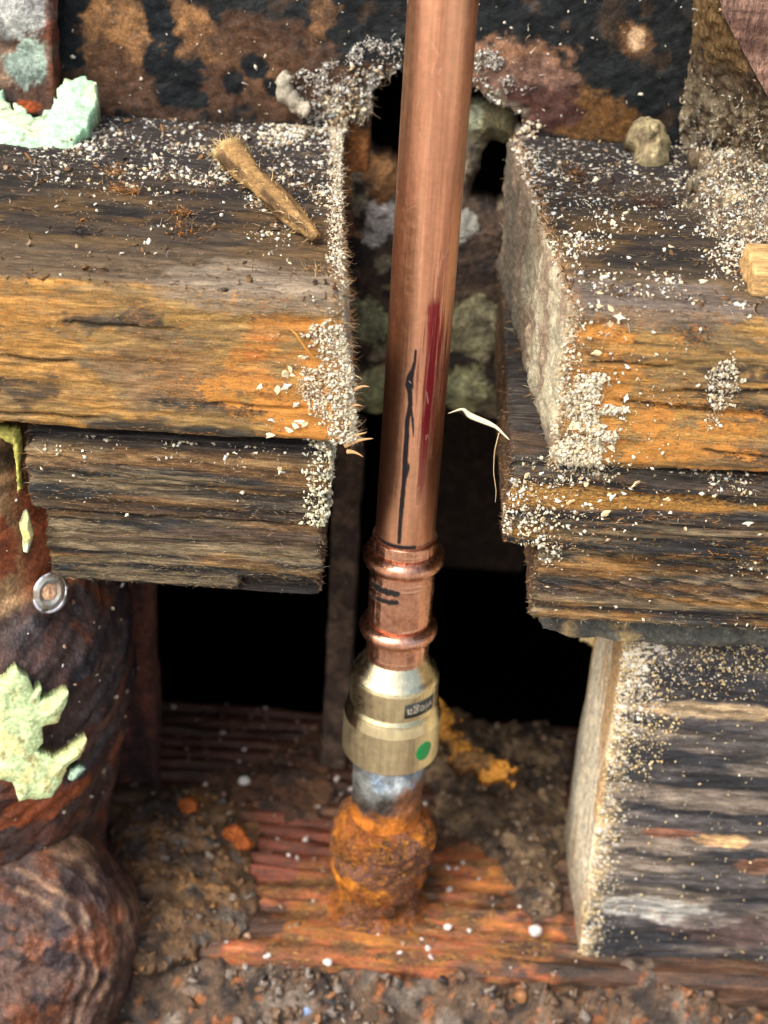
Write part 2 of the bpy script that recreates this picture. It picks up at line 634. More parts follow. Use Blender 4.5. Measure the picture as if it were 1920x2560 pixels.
# ================================================================== the setting
# ground: one sheet, lumpy and littered where it shows
xs = steps((-4000, -150, 350), (-150, 150, 0.9), (150, 4000, 350))
ys = steps((-4000, -110, 300), (-110, -18, 0.8), (-18, 62, 20))
X, Y = np.meshgrid(xs, ys, indexing='ij')
P0 = np.stack([X, Y, np.zeros_like(X)], -1)
near = ss(Y, -135, -95) * (1 - ss(np.abs(X), 130, 170)) * (1 - ss(Y, -18, 20))
hz = -16 + near * ((fbm(P0, (0.05,) * 3, 3, 1) - 0.5) * 14 + (fbm(P0, (0.22,) * 3, 5, 2) - 0.5) * 9 + 11 * ss(Y, -42, -24) * (0.4 + 1.2 * fbm(P0, (0.06,) * 3, 3, 7))) - (1 - near) * 4
P0[..., 2] = hz
nx, ny = X.shape
gi = np.arange(nx * ny).reshape(nx, ny)
gf = np.stack([gi[:-1, :-1], gi[1:, :-1], gi[1:, 1:], gi[:-1, 1:]], -1).reshape(-1, 4)
gv = P0.reshape(-1, 3)
a = fbm(gv, (0.12,) * 3, 4, 3)
b = fbm(gv, (0.3,) * 3, 4, 4)
gc = np.tile(rgb(98, 78, 60), (len(gv), 1))
gc = mixc(gc, rgb(128, 116, 104), ss(a, 0.52, 0.68))
gc = mixc(gc, rgb(172, 102, 52), ss(b, 0.6, 0.7) * 0.7)
gc = mixc(gc, rgb(58, 48, 42), ss(fbm(gv, (0.2,) * 3, 4, 6), 0.52, 0.66))
nf = near.reshape(-1)
gc = mixc(gc, rgb(196, 190, 178), 1 - nf)  # unseen outer ground made pale so copper and brass reflect more light
gd = zero(len(gv)); gd[:, 1] = 0.25 * nf; gd[:, 0] = 0.3 * nf; gd[:, 2] = 0.2 + 0.5 * nf
ground = tag(obj('ground', gv, gf, M['dirt'], col=gc, det=gd, base=(0, 0, -16)), kind='structure')

# crawlspace: shuts light off the void behind the boards; near black paints its shade
t = NT('void_shade_black')
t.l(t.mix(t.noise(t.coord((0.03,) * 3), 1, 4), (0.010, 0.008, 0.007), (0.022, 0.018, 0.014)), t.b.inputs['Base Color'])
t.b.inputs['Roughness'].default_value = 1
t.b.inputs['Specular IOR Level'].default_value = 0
M['void_shade'] = t.m


def wallbox(x0, x1, y0, y1, z0, z1):
    v = [(x, y, z) for x in (x0, x1) for y in (y0, y1) for z in (z0, z1)]
    f = [(0, 1, 3, 2), (4, 6, 7, 5), (0, 4, 5, 1), (2, 3, 7, 6), (0, 2, 6, 4), (1, 5, 7, 3)]
    return v, f


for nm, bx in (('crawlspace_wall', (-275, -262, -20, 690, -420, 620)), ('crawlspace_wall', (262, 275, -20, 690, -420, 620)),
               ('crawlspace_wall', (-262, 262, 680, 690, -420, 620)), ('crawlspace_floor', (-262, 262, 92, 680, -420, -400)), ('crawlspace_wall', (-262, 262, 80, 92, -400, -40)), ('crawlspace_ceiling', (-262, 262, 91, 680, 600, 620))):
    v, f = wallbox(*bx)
    tag(obj(nm, v, f, M['void_shade'], smooth=False), kind='structure')

# ------------------------------------------------------------------ old sill beam at the bottom
xs = steps((-262, -100, 6), (-100, 66, 0.7), (66, 262, 6))
ys = steps((-24, 94, 0.75),)
zs = steps((-60, -12, 8), (-12, 0, 1.2))
v, n, f = boxgrid(xs, ys, zs, 3)
top = ss(n[:, 2], 0.3, 0.8)
rib = 0.5 + 0.5 * np.sin(v[:, 1] * 2 * np.pi / 6.2 + 1.5 * fbm(v, (0.02, 0.06, 0.06), 3, 9) * 4)
rib = rib ** 0.6
ribm = np.clip(0.25 + ss(v[:, 1], 45, 70) * 0.9 + blob(v, PZ(650, 1840, 0), (28, 26, 9)) * 0.9, 0, 1) * (1 - ss(v[:, 0], -14, 10) * ss(v[:, 1], 40, 60))
v = v + n * (top * (rib - 0.6) * 1.5 * ribm + (fbm(v, (0.05, 0.25, 0.25), 4, 8) - 0.5) * 3.2)[:, None]
bc = np.tile(rgb(86, 60, 44), (len(v), 1))
bc = mixc(bc, rgb(74, 42, 30), ss(v[:, 1], 30, 70))
bc = mixc(bc, rgb(120, 92, 66), ss(fbm(v, (0.06, 0.15, 0.1), 4, 21), 0.5, 0.68) * (1 - ss(v[:, 1], 30, 60)))
org = np.maximum(np.maximum(np.maximum(blob(v, PZ(870, 2000, 0), (50, 20, 12), 0.6, 0.1), blob(v, PZ(600, 2050, 0), (24, 9, 12), 0.7, 0.1) * 0.8), blob(v, PZ(720, 1930, 0), (28, 14, 10), 0.6, 0.12)), blob(v, PZ(1010, 1890, 0), (18, 14, 10), 0.6, 0.1))
bc = mixc(bc, rgb(176, 90, 54), org * (0.35 + 0.65 * ss(fbm(v, (0.06, 0.3, 0.2), 4, 35), 0.36, 0.52)))
bc = mixc(bc, rgb(194, 120, 92), org * ss(fbm(v, (0.05, 0.4, 0.2), 4, 31), 0.5, 0.64) * 0.7)
bc = mixc(bc, rgb(190, 118, 50), org * ss(fbm(v, (0.08, 0.2, 0.2), 5, 36), 0.5, 0.62) * 0.8)
bc = mixc(bc, rgb(92, 68, 50), org * ss(fbm(v, (0.1, 0.2, 0.2), 5, 37), 0.54, 0.64) * 0.85)
bc = mixc(bc, rgb(214, 134, 50), np.maximum(blob(v, PZ(540, 2120, -3), (20, 5, 12), 0.3), blob(v, PZ(830, 1990, 0), (12, 12, 8), 0.4)) * 0.85)
bc = mixc(bc, rgb(128, 66, 48), blob(v, PZ(640, 1840, 0), (26, 24, 9), 0.3) * 0.8)
bc = mixc(bc, rgb(46, 36, 32), ss(fbm(v, (0.05, 0.2, 0.2), 4, 33), 0.56, 0.68) * 0.8)
bd = zero(len(v)); bd[:, 0] = 0.35 + 0.3 * org; bd[:, 1] = 0.2; bd[:, 2] = 0.75
beam = obj('beam', v, f, M['beam'], col=bc, det=bd)
tag(beam, 'reddish brown ribbed old timber beam under the rusty pipe foot', 'beam')
BEAM_V, BEAM_N = v, n

# ------------------------------------------------------------------ black stained sheathing with a ragged hole
xs = steps((-262, -125, 12), (-125, 105, 0.6), (105, 262, 12))
zs = steps((214, 300, 0.6), (300, 620, 16))
X, Z = np.meshgrid(xs, zs, indexing='ij')
P0 = np.stack([X, np.full_like(X, 75.0), Z], -1)
hole = [PY(*q, 75) for q in ((742, 430), (742, 300), (738, 262), (770, 246), (802, 222), (806, 186), (832, 168), (880, 150), (960, 170), (1010, 208), (1052, 212), (1098, 236),
                             (1118, 275), (1105, 310), (1100, 430))]
hd = polydist(X, Z, [(q[0], q[2]) for q in hole]) + (fbm(P0, (0.16,) * 3, 5, 41) - 0.5) * 13
disp = (fbm(P0, (0.09,) * 3, 4, 42) - 0.5) * 2.4 + (fbm(P0, (0.5,) * 3, 3, 43) - 0.5) * 0.7
edge = ss(hd, -7, 0)
disp = disp - edge * 1.8 * fbm(P0, (0.5,) * 3, 3, 44)
Pf, Pb = P0.copy(), P0.copy()
Pf[..., 1] -= disp
Pb[..., 1] += 12
v, f, keep, N = gridsolid(Pf, Pb, hd < 0)
p = P0[keep]; p = np.concatenate([p, p]); hdk = hd[keep]; hdk = np.concatenate([hdk, hdk])
c = np.tile(rgb(30, 35, 38), (len(v), 1))
c = mixc(c, rgb(66, 54, 44), ss(fbm(p, (0.16,) * 3, 5, 45), 0.54, 0.66) * 0.9)
W = lambda u, v_, rx, rz, k=0.35, sc=0.16, sd=46: blob(p, PY(u, v_, 75), (rx, 40, rz), k, sc, sd)
c = mixc(c, rgb(24, 30, 35), W(165, 60, 9, 16, 0.3))
c = mixc(c, rgb(24, 30, 35), W(340, 60, 8, 18, 0.3) )
tan = rgb(166, 124, 84)
for q in ((250, 60, 8, 12), (275, 110, 11, 9), (225, 130, 7, 6), (300, 155, 7, 7), (410, 40, 6, 8), (470, 110, 15, 7), (560, 130, 14, 8), (600, 170, 9, 5), (1370, 90, 5, 6), (690, 30, 5, 8)):
    c = mixc(c, tan * 0.85 if q[0] < 460 else rgb(124, 92, 64), W(*q, 0.75, 0.15, 47 + q[0] % 7) * (0.45 + 0.55 * ss(fbm(p, (0.25,) * 3, 5, 50), 0.38, 0.56)))
for q in ((215, 180, 20, 10), (350, 205, 22, 9), (500, 205, 30, 9), (560, 80, 13, 8), (700, 190, 16, 12)):
    c = mixc(c, rgb(84, 62, 48), W(*q, 0.7, 0.14, 57 + q[0] % 5) * 0.85)
c = mixc(c, rgb(144, 108, 84), W(1110, 160, 18, 12, 0.35))
c = mixc(c, rgb(132, 104, 92), W(1140, 190, 15, 10, 0.4) * 0.8)
c = mixc(c, rgb(116, 84, 50), W(1265, 255, 15, 9, 0.35))
c = mixc(c, rgb(84, 58, 52), W(1170, 235, 12, 9, 0.4))
c = mixc(c, rgb(208, 176, 140), W(1375, 85, 2.6, 3.6, 0.2))
for q in ((505, 175, 3.5, 4.5), (385, 180, 8, 9), (420, 215, 5, 3.5), (545, 145, 5, 4), (330, 130, 3, 6), (590, 190, 3, 3)):
    c = mixc(c, rgb(24, 29, 33), W(*q, 0.25, 0.2, 66))
c = mixc(c, rgb(150, 140, 124), ss(hdk + 8 * (fbm(p, (0.12,) * 3, 4, 49) - 0.6), -6, -0.5) * 0.8)
d = zero(len(v)); d[:, 1] = 0.3 + 0.2 * ss(hdk, -12, -1); d[:, 2] = 0.7; d[:, 0] = 0.08
sheath = obj('sheathing_board', v, f, M['sheath'], col=c, det=d)
tag(sheath, 'black stained wall sheathing with tan bare patches and a ragged hole', 'sheathing')
SH_V, SH_HD, SH_N = v[:N], hdk[:N], N

# board at the top left, in front of the sheathing
xr = PY(122, 100, 68)[0]
xs = steps((-262, -125, 12), (-125, xr, 0.7))
v, n, f = boxgrid(xs, steps((64, 73.5, 1.5)), steps((222, 300, 0.7), (300, 500, 20)), 1.5)
v = v + n * ((fbm(v, (0.12,) * 3, 5, 71) - 0.5) * 4.5)[:, None]
c = np.tile(rgb(92, 62, 50), (len(v), 1))
c = mixc(c, rgb(150, 124, 104), ss(fbm(v, (0.14,) * 3, 4, 72), 0.5, 0.64))
c = mixc(c, rgb(58, 44, 44), ss(fbm(v, (0.1,) * 3, 4, 73), 0.54, 0.66))
c = mixc(c, rgb(196, 200, 198), blob(v, PY(40, 15, 64), (12, 30, 9), 0.5, 0.2))
c = mixc(c, rgb(168, 190, 180), blob(v, PY(70, 140, 64), (7, 30, 8), 0.6, 0.25))
c = mixc(c, rgb(190, 90, 40), blob(v, PY(60, 228, 64), (4, 30, 2), 0.4, 0.25))
c = mixc(c, rgb(120, 60, 38), blob(v, PY(118, 100, 64), (3, 30, 20), 0.4, 0.2) * 0.8)
d = zero(len(v)); d[:, 1] = 0.35; d[:, 2] = 0.3
tag(obj('board', v, f, M['dirt'], col=c, det=d), 'stained brown board with white residue in the top left corner', 'board')


# ------------------------------------------------------------------ the two thick planks
def plank(side):
    left = side < 0
    if left:
        xs = steps((-262, -114, 8), (-114, -15, 0.5))
    else:
        xs = steps((28, 102, 0.5), (102, 262, 8))
    z0, z1 = (181.8, 220.8) if left else (180.4, 222.4)
    v, n, f = boxgrid(xs, steps((-35.5, -22, 0.5), (-22, 74, 0.7)), steps((z0, z1, 0.5)), 3.2)
    if left:
        e = ss(v[:, 0], -45, -15)
        tgt = -24 + (70 - v[:, 1]) / 105 * (6 + (221 - v[:, 2]) / 39 * 5.5)
        v[:, 0] += e * (tgt + 15)
        ed = -(v[:, 0] - tgt) if False else (1 - e)
        dist = tgt - v[:, 0]
    else:
        e = 1 - ss(v[:, 0], 28, 62)
        tgt = 32.2 - (v[:, 1] + 35) / 100 * 9.5
        v[:, 0] += e * (tgt - 28)
        dist = v[:, 0] - tgt
    top, fr = ss(n[:, 2], 0.35, 0.75), ss(-n[:, 1], 0.4, 0.8)
    end = ss(n[:, 0] * (1 if left else -1), 0.5, 0.85)
    near = 1 - ss(dist, 0, 5)
    h = (fbm(v, (0.03, 0.22, 0.22), 4, 81 + side) - 0.5) * 2.6 + (fbm(v, (0.2, 0.8, 0.8), 3, 82) - 0.5) * 0.9
    h += near * (1 - 0.88 * end) * (fbm(v, (0.5, 0.5, 0.5), 4, 83) - 0.62) * 2.6
    if not left:   # wave marks of the saw blade on the cut end
        h += end * (0.9 * (fbm(np.stack([v[:, 0] * 0, v[:, 2] + 0.5 * v[:, 1] + 0.012 * v[:, 1] ** 2, v[:, 1] * 0.06], 1), (1, 0.42, 1), 3, 84) - 0.5) + 0.7 * (fbm(v, (0.15,) * 3, 3, 87) - 0.5))
    crk = np.zeros(len(v))
    for (u0, v0, u1, v1, wd_) in (((-60, 893, 250, 900, .5), (430, 868, 690, 880, .45), (120, 690, 420, 712, .35), (-40, 770, 180, 780, .4)) if left else
                                  ((1290, 862, 1720, 905, .6), (1440, 838, 1720, 848, .45), (1260, 780, 1470, 792, .35), (1500, 968, 1720, 990, .4))):
        pa_, pb_ = PY(u0, v0, -35), PY(u1, v1, -35)
        tx = (v[:, 0] - pa_[0]) / (pb_[0] - pa_[0])
        zl_ = pa_[2] + (pb_[2] - pa_[2]) * tx + 3.0 * (fbm(np.stack([v[:, 0], 0 * v[:, 0], 0 * v[:, 0]], 1), (0.06, 1, 1), 4, 88 + int(abs(u0))) - 0.5)
        env = ss(tx, 0, 0.15) * (1 - ss(tx, 0.8, 1.0))
        crk = np.maximum(crk, fr * env * np.exp(-((v[:, 2] - zl_) / wd_) ** 2))
    h -= crk * 1.5
    # front edge worn round
    v = v + n * h[:, None]
    sgrain = fbm(v, (0.035, 0.35, 0.45), 5, 85 + side)
    s2 = fbm(v, (0.05, 0.12, 0.14), 4, 86 + side)
    # top: charcoal with olive brown streaks
    c = np.tile(rgb(84, 74, 64), (len(v), 1))
    c = mixc(c, rgb(52, 49, 48), ss(sgrain, 0.42, 0.6))
    c = mixc(c, rgb(118, 94, 62), ss(s2, 0.5, 0.66) * (1 - ss(v[:, 1], 0, 45)) * 0.8)
    c = c * 0.74
    c = mixc(c, rgb(112, 96, 76), (1 - ss(v[:, 1] + 18 * (fbm(v, (0.04, 0.1, 0.1), 4, 97) - .5), -26, -4)) * 0.7)
    c = mixc(c, rgb(56, 53, 54), ss(v[:, 1] + 26 * (fbm(v, (0.04, 0.1, 0.1), 4, 100) - .5), 22, 46) * 0.75)
    # front: ochre and orange rot stain
    g = np.tile(rgb(158, 128, 78), (len(v), 1))
    g = mixc(g, rgb(176, 138, 72), ss(s2, 0.45, 0.6))
    g = mixc(g, rgb(118, 98, 72), ss(sgrain, 0.46, 0.62) * 0.6)
    g = mixc(g, rgb(112, 98, 76), ss(fbm(v, (0.05, 0.16, 0.17), 5, 89), 0.5, 0.62) * 0.75)
    g = mixc(g, rgb(198, 146, 64), ss(fbm(v, (0.07, 0.24, 0.26), 5, 90), 0.52, 0.62) * 0.6)
    stri = ss(fbm(v, (0.07, 0.5, 0.55), 5, 98), 0.40, 0.56)
    FB = lambda u, v_, rx, rz, k=0.45, sd=91: blob(v, PY(u, v_, -35.5), (rx, 9, rz), k, 0.16, sd) * (0.25 + 0.75 * stri)
    om = np.zeros(len(v))
    if left:
        for q in ((690, 800, 21, 17), (560, 790, 10, 14), (740, 900, 16, 8), (600, 700, 14, 6), (690, 720, 13, 6)):
            b_ = FB(*q, 1.1); om = np.maximum(om, b_)
            g = mixc(g, rgb(196, 130, 58), b_ * 0.5)
        for q in ((570, 735, 4, 9), (590, 840, 6, 6), (560, 890, 9, 5)):
            g = mixc(g, rgb(206, 108, 40), FB(*q, 1.2) * 0.4 * ss(fbm(v, (0.22, 1.0, 1.0), 4, 99), 0.46, 0.54))
        for q in ((100, 650, 18, 9), (40, 780, 14, 12), (140, 840, 14, 8)):
            g = mixc(g, rgb(178, 132, 68), FB(*q) * 0.7)
        for q in ((390, 860, 9, 3.5), (330, 930, 26, 2.6), (60, 840, 12, 5), (280, 700, 18, 4), (470, 880, 16, 3), (560, 940, 22, 1.6)):
            g = mixc(g, rgb(62, 60, 56), FB(*q, 0.7) * 0.9)
        for q in ((300, 770, 12, 12), (420, 800, 9, 9)):
            g = mixc(g, rgb(136, 104, 72), FB(*q) * 0.7)
        ledge = blob(v, PY(560, 625, -33), (30, 14, 5.5), 0.3, 0.1)
        c = mixc(c, rgb(146, 134, 118), ledge * 0.7); g = mixc(g, rgb(136, 122, 104), ledge * 0.85)
    else:
        for q in ((1300, 960, 12, 8), (1280, 820, 10, 14), (1500, 960, 24, 9)):
            b_ = FB(*q, 1.0); om = np.maximum(om, b_)
            g = mixc(g, rgb(196, 132, 56), b_ * 0.6)
        for q in ((1480, 880, 18, 2.2), (1600, 860, 14, 7), (1330, 755, 9, 4), (1640, 985, 12, 3), (1560, 790, 12, 4)):
            g = mixc(g, rgb(56, 52, 50), FB(*q, 0.5) * 0.85)
        for q in ((1420, 960, 14, 8), (1590, 930, 12, 4)):
            g = mixc(g, rgb(150, 112, 60), FB(*q) * 0.7)
        ledge = blob(v, PY(1400, 660, -33), (34, 14, 5), 0.3, 0.1)
        c = mixc(c, rgb(120, 112, 108), ledge * 0.6); g = mixc(g, rgb(110, 100, 92), ledge * 0.8)
    gl = g.mean(1, keepdims=True)
    g = (gl + (g - gl) * 0.94) * 0.97
    c = c * (1 - fr[:, None]) + g * fr[:, None]
    c = mixc(c, rgb(52, 44, 38), crk * 0.8)
    # cut end: greyish green heartwood, darker toward the back
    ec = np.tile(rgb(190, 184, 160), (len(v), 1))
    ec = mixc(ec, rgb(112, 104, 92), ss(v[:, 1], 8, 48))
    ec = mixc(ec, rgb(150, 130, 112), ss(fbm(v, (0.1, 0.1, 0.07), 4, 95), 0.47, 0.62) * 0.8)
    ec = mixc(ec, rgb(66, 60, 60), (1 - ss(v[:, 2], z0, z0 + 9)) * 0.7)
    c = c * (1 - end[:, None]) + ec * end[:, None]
    # chewed arris
    ch = near * (1 - end) * ss(fbm(v, (0.4,) * 3, 4, 96), 0.36, 0.55)
    c = mixc(c, rgb(160, 124, 86), ch * 0.7)
    d = zero(len(v))
    d[:, 0] = fr * 0.42 * om + fr * (0.16 + 0.42 * ss(s2, 0.42, 0.6) + 0.1 * ss(v[:, 0] * (1 if left else -1), -50 if left else -70, -20)) + top * 0.16
    d[:, 1] = end * 0.1 + top * (0.36 + 0.34 * ss(v[:, 1], -10, 40) + 0.2 * near) + fr * 0.05
    d[:, 2] = top * 0.15
    if left:
        o = obj('plank', v, f, M['plank'], col=c, det=d)
        tag(o, 'thick weathered plank with rusty orange front edge left of the copper pipe', 'plank')
    else:
        o = obj('plank', v, f, M['plank'], col=c, det=d)
        tag(o, 'thick weathered plank with grey green sawn end right of the copper pipe', 'plank')
    return o, v, n, top, fr, end, near, dist


PL_L = plank(-1)
PL_R = plank(1)


# ------------------------------------------------------------------ thinner grooved boards under the planks
def board(x0, x1, yf, z0, z1, seed, label, bevel=0.0, cutleft=True, warm=0.5, rope=0.6, notch=None, tilt=0.0):
    if cutleft and x1 < 0:
        xs = steps((x0, x1, 0.55))
    elif x1 < 0:
        xs = steps((x0, -114, 8), (-114, x1, 0.55))
    else:
        xs = steps((x0, 106, 0.55), (106, x1, 8))
    v, n, f = boxgrid(xs, steps((yf, yf + 10, 0.6), (yf + 10, 74, 3.5)), steps((z0, z1, 0.5)), 1.4)
    fr = ss(-n[:, 1], 0.35, 0.75)
    zz = (v[:, 2] - z0) / (z1 - z0)
    if bevel:
        v[:, 1] += fr * ss(v[:, 2], z1 - bevel, z1) * bevel * 0.8
    if notch:
        v[:, 1] += fr * ss(v[:, 0], notch - 0.6, notch + 0.6) * (1 - ss(v[:, 2], z0 + 3.6, z0 + 4.4)) * 4
    # bands running along the grain, between them splintered furrows
    band = fbm(v, (0.012, 0.0, 0.34), 4, seed)
    rp = np.sin((v[:, 0] * 0.55 + v[:, 2] * 2.2) + 5 * fbm(v, (0.08, 0.1, 0.25), 3, seed + 1))
    rzone = ss(fbm(v, (0.02, 0, 0.16), 3, seed + 2), 0.42, 0.58) * rope
    h = (band - 0.5) * 5.0 + rp * 0.45 * rzone + (fbm(v, (0.06, 0.5, 1.1), 4, seed + 3) - 0.5) * 1.6
    endm = ss(np.abs(n[:, 0]), 0.5, 0.85)
    near = 1 - ss(np.minimum(np.abs(v[:, 0] - x0), np.abs(v[:, 0] - x1)), 0, 3.5)
    h = h * (0.35 + 0.65 * fr) + near * (fbm(v, (0.6,) * 3, 4, seed + 4) - 0.6) * 1.8
    v = v + n * h[:, None]
    v[:, 2] += (v[:, 0] - x0) * tilt
    sg = fbm(v, (0.03, 0.4, 0.6), 5, seed + 5)
    s2 = fbm(v, (0.03, 0.1, 0.22), 4, seed + 6)
    c = np.tile(rgb(128, 114, 90), (len(v), 1))
    c = mixc(c, rgb(46, 48, 51), ss(sg, 0.44, 0.58) * 0.95)
    c = mixc(c, rgb(170, 122, 60), ss(s2, 0.5, 0.62) * warm)
    c = mixc(c, rgb(108, 86, 68), ss(fbm(v, (0.025, 0.1, 0.3), 3, seed + 7), 0.55, 0.66) * 0.5)
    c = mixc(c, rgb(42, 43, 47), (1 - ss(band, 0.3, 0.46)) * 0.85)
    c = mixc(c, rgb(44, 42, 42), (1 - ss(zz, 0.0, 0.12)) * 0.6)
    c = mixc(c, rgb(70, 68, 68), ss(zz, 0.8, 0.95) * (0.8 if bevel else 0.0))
    c = mixc(c, rgb(92, 70, 52), endm * 0.8)
    d = zero(len(v))
    d[:, 0] = fr * (0.15 + 0.5 * warm * ss(s2, 0.45, 0.6))
    d[:, 1] = fr * 0.12 + endm * 0.3
    d[:, 2] = 0.25
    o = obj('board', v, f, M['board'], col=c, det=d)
    tag(o, label, 'board')
    return o, v, n, fr, near, x0, x1


BL1 = board(-92.5, -20.0, -33.5, 158.2, 179.6, 101, 'dark grooved grey board right under the left orange plank', 6, warm=0.35)
BL2 = board(-88.5, -20.6, -32.5, 136.4, 157.6, 111, 'lowest grooved grey board on the left, dark cut at its right corner', 0, warm=0.45, notch=-41)
BR1 = board(23.2, 262, -33.0, 155.6, 179.2, 121, 'grooved orange brown board right under the right plank', 3.5, warm=1.3, rope=0.35)
BR2 = board(32.2, 262, -31.0, 133.4, 154.4, 131, 'lowest dark grooved board on the right above the standing stud', 0, warm=0.6, rope=1.2)

# shim under the right boards
v, n, f = boxgrid(steps((35.5, 110, 0.7), (110, 262, 8)), steps((-24, -8, 0.7), (-8, 70, 5)), steps((122.5, 131.6, 0.7)), 1.5)
v = v + n * ((fbm(v, (0.12, 0.15, 0.25), 5, 141) - 0.5) * 4 - (1 - ss(v[:, 0], 36, 48)) * 3 * fbm(v, (0.3,) * 3, 3, 142))[:, None]
c = np.tile(rgb(82, 84, 80), (len(v), 1))
c = mixc(c, rgb(160, 140, 100), ss(fbm(v, (0.15,) * 3, 4, 143), 0.46, 0.6))
d = zero(len(v)); d[:, 1] = 0.5; d[:, 2] = 0.2
tag(obj('shim', v, f, M['dirt'], col=c, det=d), 'ragged grey shim dusted with sawdust between lowest right board and stud', 'shim')

# ------------------------------------------------------------------ stud standing on the beam, lower right
tl, bl = PY(1345, 1395, -15), PY(1250, 2058, -15)
tb, bb = PY(1277, 1395, 36), PY(1214, 1800, 36)
zt_, zb_ = 123.0, -1.0
xs = steps((0, 62, 0.6), (62, 130, 6))
v, n, f = boxgrid(xs, steps((-15, 0, 0.8), (0, 36, 0.8)), steps((zb_, zt_, 0.6)), 2.0)
k = (v[:, 2] - zb_) / (zt_ - zb_)
xf = bl[0] + (tl[0] - bl[0]) * (v[:, 2] - bl[2]) / (tl[2] - bl[2])
xb = bb[0] + (tb[0] - bb[0]) * (v[:, 2] - bb[2]) / (tb[2] - bb[2])
ky = (v[:, 1] + 15) / 51
v[:, 0] += xf * (1 - ky) + xb * ky
fr, lf = ss(-n[:, 1], 0.4, 0.8), ss(-n[:, 0], 0.4, 0.8)
h = fr * ((fbm(v, (0.03, 0.2, 0.2), 4, 151) - 0.5) * 3 + (fbm(v, (0.1, 0.8, 0.7), 4, 152) - 0.5) * 1.0) + lf * (fbm(v, (0.1, 0.06, 0.03), 3, 153) - 0.5) * 2.2
h += (1 - ss(v[:, 0] - xf, 0, 3)) * fr * (fbm(v, (0.5,) * 3, 3, 154) - 0.6) * 1.6
v = v + n * h[:, None]
c = np.tile(rgb(84, 80, 80), (len(v), 1))
sg = fbm(v, (0.022, 0.3, 0.16), 5, 155)
c = mixc(c, rgb(48, 49, 54), ss(sg, 0.42, 0.56))
c = mixc(c, rgb(140, 128, 116), ss(fbm(v, (0.02, 0.2, 0.12), 4, 156), 0.52, 0.64) * 0.85)
SB = lambda u, v_, rx, rz, k_=0.4: blob(v, PY(u, v_, -15), (rx, 20, rz), k_, 0.14, 157)
c = mixc(c, rgb(186, 162, 128), SB(1540, 1535, 24, 3) * 0.8)
c = mixc(c, rgb(218, 178, 130), SB(1545, 1815, 10, 2.6) * 0.95)
c = mixc(c, rgb(160, 100, 76), SB(1450, 1800, 10, 2.2) * 0.7)
c = mixc(c, rgb(196, 196, 190), np.maximum(SB(1400, 1960, 20, 5), SB(1500, 1985, 16, 4)) * 0.65)
c = mixc(c, rgb(104, 84, 80), SB(1600, 2010, 26, 7) * 0.7)
c = mixc(c, rgb(150, 108, 84), SB(1645, 1870, 8, 4) * 0.7)
sidec = np.tile(rgb(236, 228, 204), (len(v), 1))
sidec = mixc(sidec, rgb(200, 168, 126), ss(fbm(v, (0.1, 0.14, 0.02), 4, 158), 0.47, 0.6))
sidec = mixc(sidec, rgb(168, 170, 158), blob(v, PX(1240, 1720, xf.mean()), (30, 16, 40), 0.4, 0.08) * 0.7)
sidec = mixc(sidec, rgb(96, 72, 52), (1 - ss(v[:, 2], 5, 30)) * 0.55)
c = c * (1 - lf[:, None]) + sidec * lf[:, None]
c = mixc(c, rgb(222, 200, 156), (1 - ss(v[:, 0] - xf, 0, 7)) * fr * 0.85 * ss(fbm(v, (0.4,) * 3, 4, 159), 0.38, 0.5))
d = zero(len(v)); d[:, 1] = fr * (0.42 + 0.4 * (1 - ss(v[:, 0] - xf, 0, 22)) + 0.2 * ss(v[:, 2], 70, 115)); d[:, 2] = 0.3
stud = obj('stud', v, f, M['stud'], col=c, det=d)
tag(stud, 'short dark weathered stud with pale cut side standing lower right', 'stud')
ST = (v, n, fr, lf, v[:, 0] - xf)

# ------------------------------------------------------------------ stud cut at a slant, top right: fibrous cut face and lit front
fl = [(1545, -60), (1560, 30), (1662, 215), (1720, 330), (1790, 480)]
bk = [(1502, -60), (1492, 80), (1466, 280), (1478, 395), (1560, 480)]
nA, nB = 150, 190
sA = np.linspace(0, 1, nA)
q0 = np.linspace(0, 1, len(fl))
Fp = PY(np.interp(sA, q0, [q[0] for q in fl]), np.interp(sA, q0, [q[1] for q in fl]), 34)
Bp = PY(np.interp(sA, q0, [q[0] for q in bk]), np.interp(sA, q0, [q[1] for q in bk]), 74)
Bp[-60:] = Bp[-60:]
Bp[:, 2] = np.maximum(Bp[:, 2], 221.0)
Fp[:, 2] = np.maximum(Fp[:, 2], 221.0)
tB = np.linspace(0, 1, nB)
G = Bp[:, None] * (1 - tB)[None, :, None] + Fp[:, None] * tB[None, :, None]
nrm = np.array([-0.75, -0.35, -0.45]); nrm /= np.linalg.norm(nrm)
fib = fbm(G, (0.9, 0.15, 0.6), 4, 161)
G = G + nrm * ((fib - 0.5) * 3.0 + (fbm(G, (0.07,) * 3, 3, 162) - 0.5) * 4)[..., None]
cf = np.tile(rgb(104, 84, 66), (nA * nB, 1)); gp = G.reshape(-1, 3)
cf = mixc(cf, rgb(66, 52, 42), ss(fib.ravel(), 0.45, 0.62))
cf = mixc(cf, rgb(140, 112, 72), blob(gp, PY(1530, 60, 50), (10, 30, 16), 0.4) * 0.7)
cf = mixc(cf, rgb(158, 148, 122), ss(-gp[:, 2], -262, -226) * 0.8 * ss(fbm(gp, (0.35,) * 3, 4, 163), 0.36, 0.52))
dd = zero(nA * nB); dd[:, 1] = 0.25 + 0.45 * ss(-gp[:, 2], -275, -226)
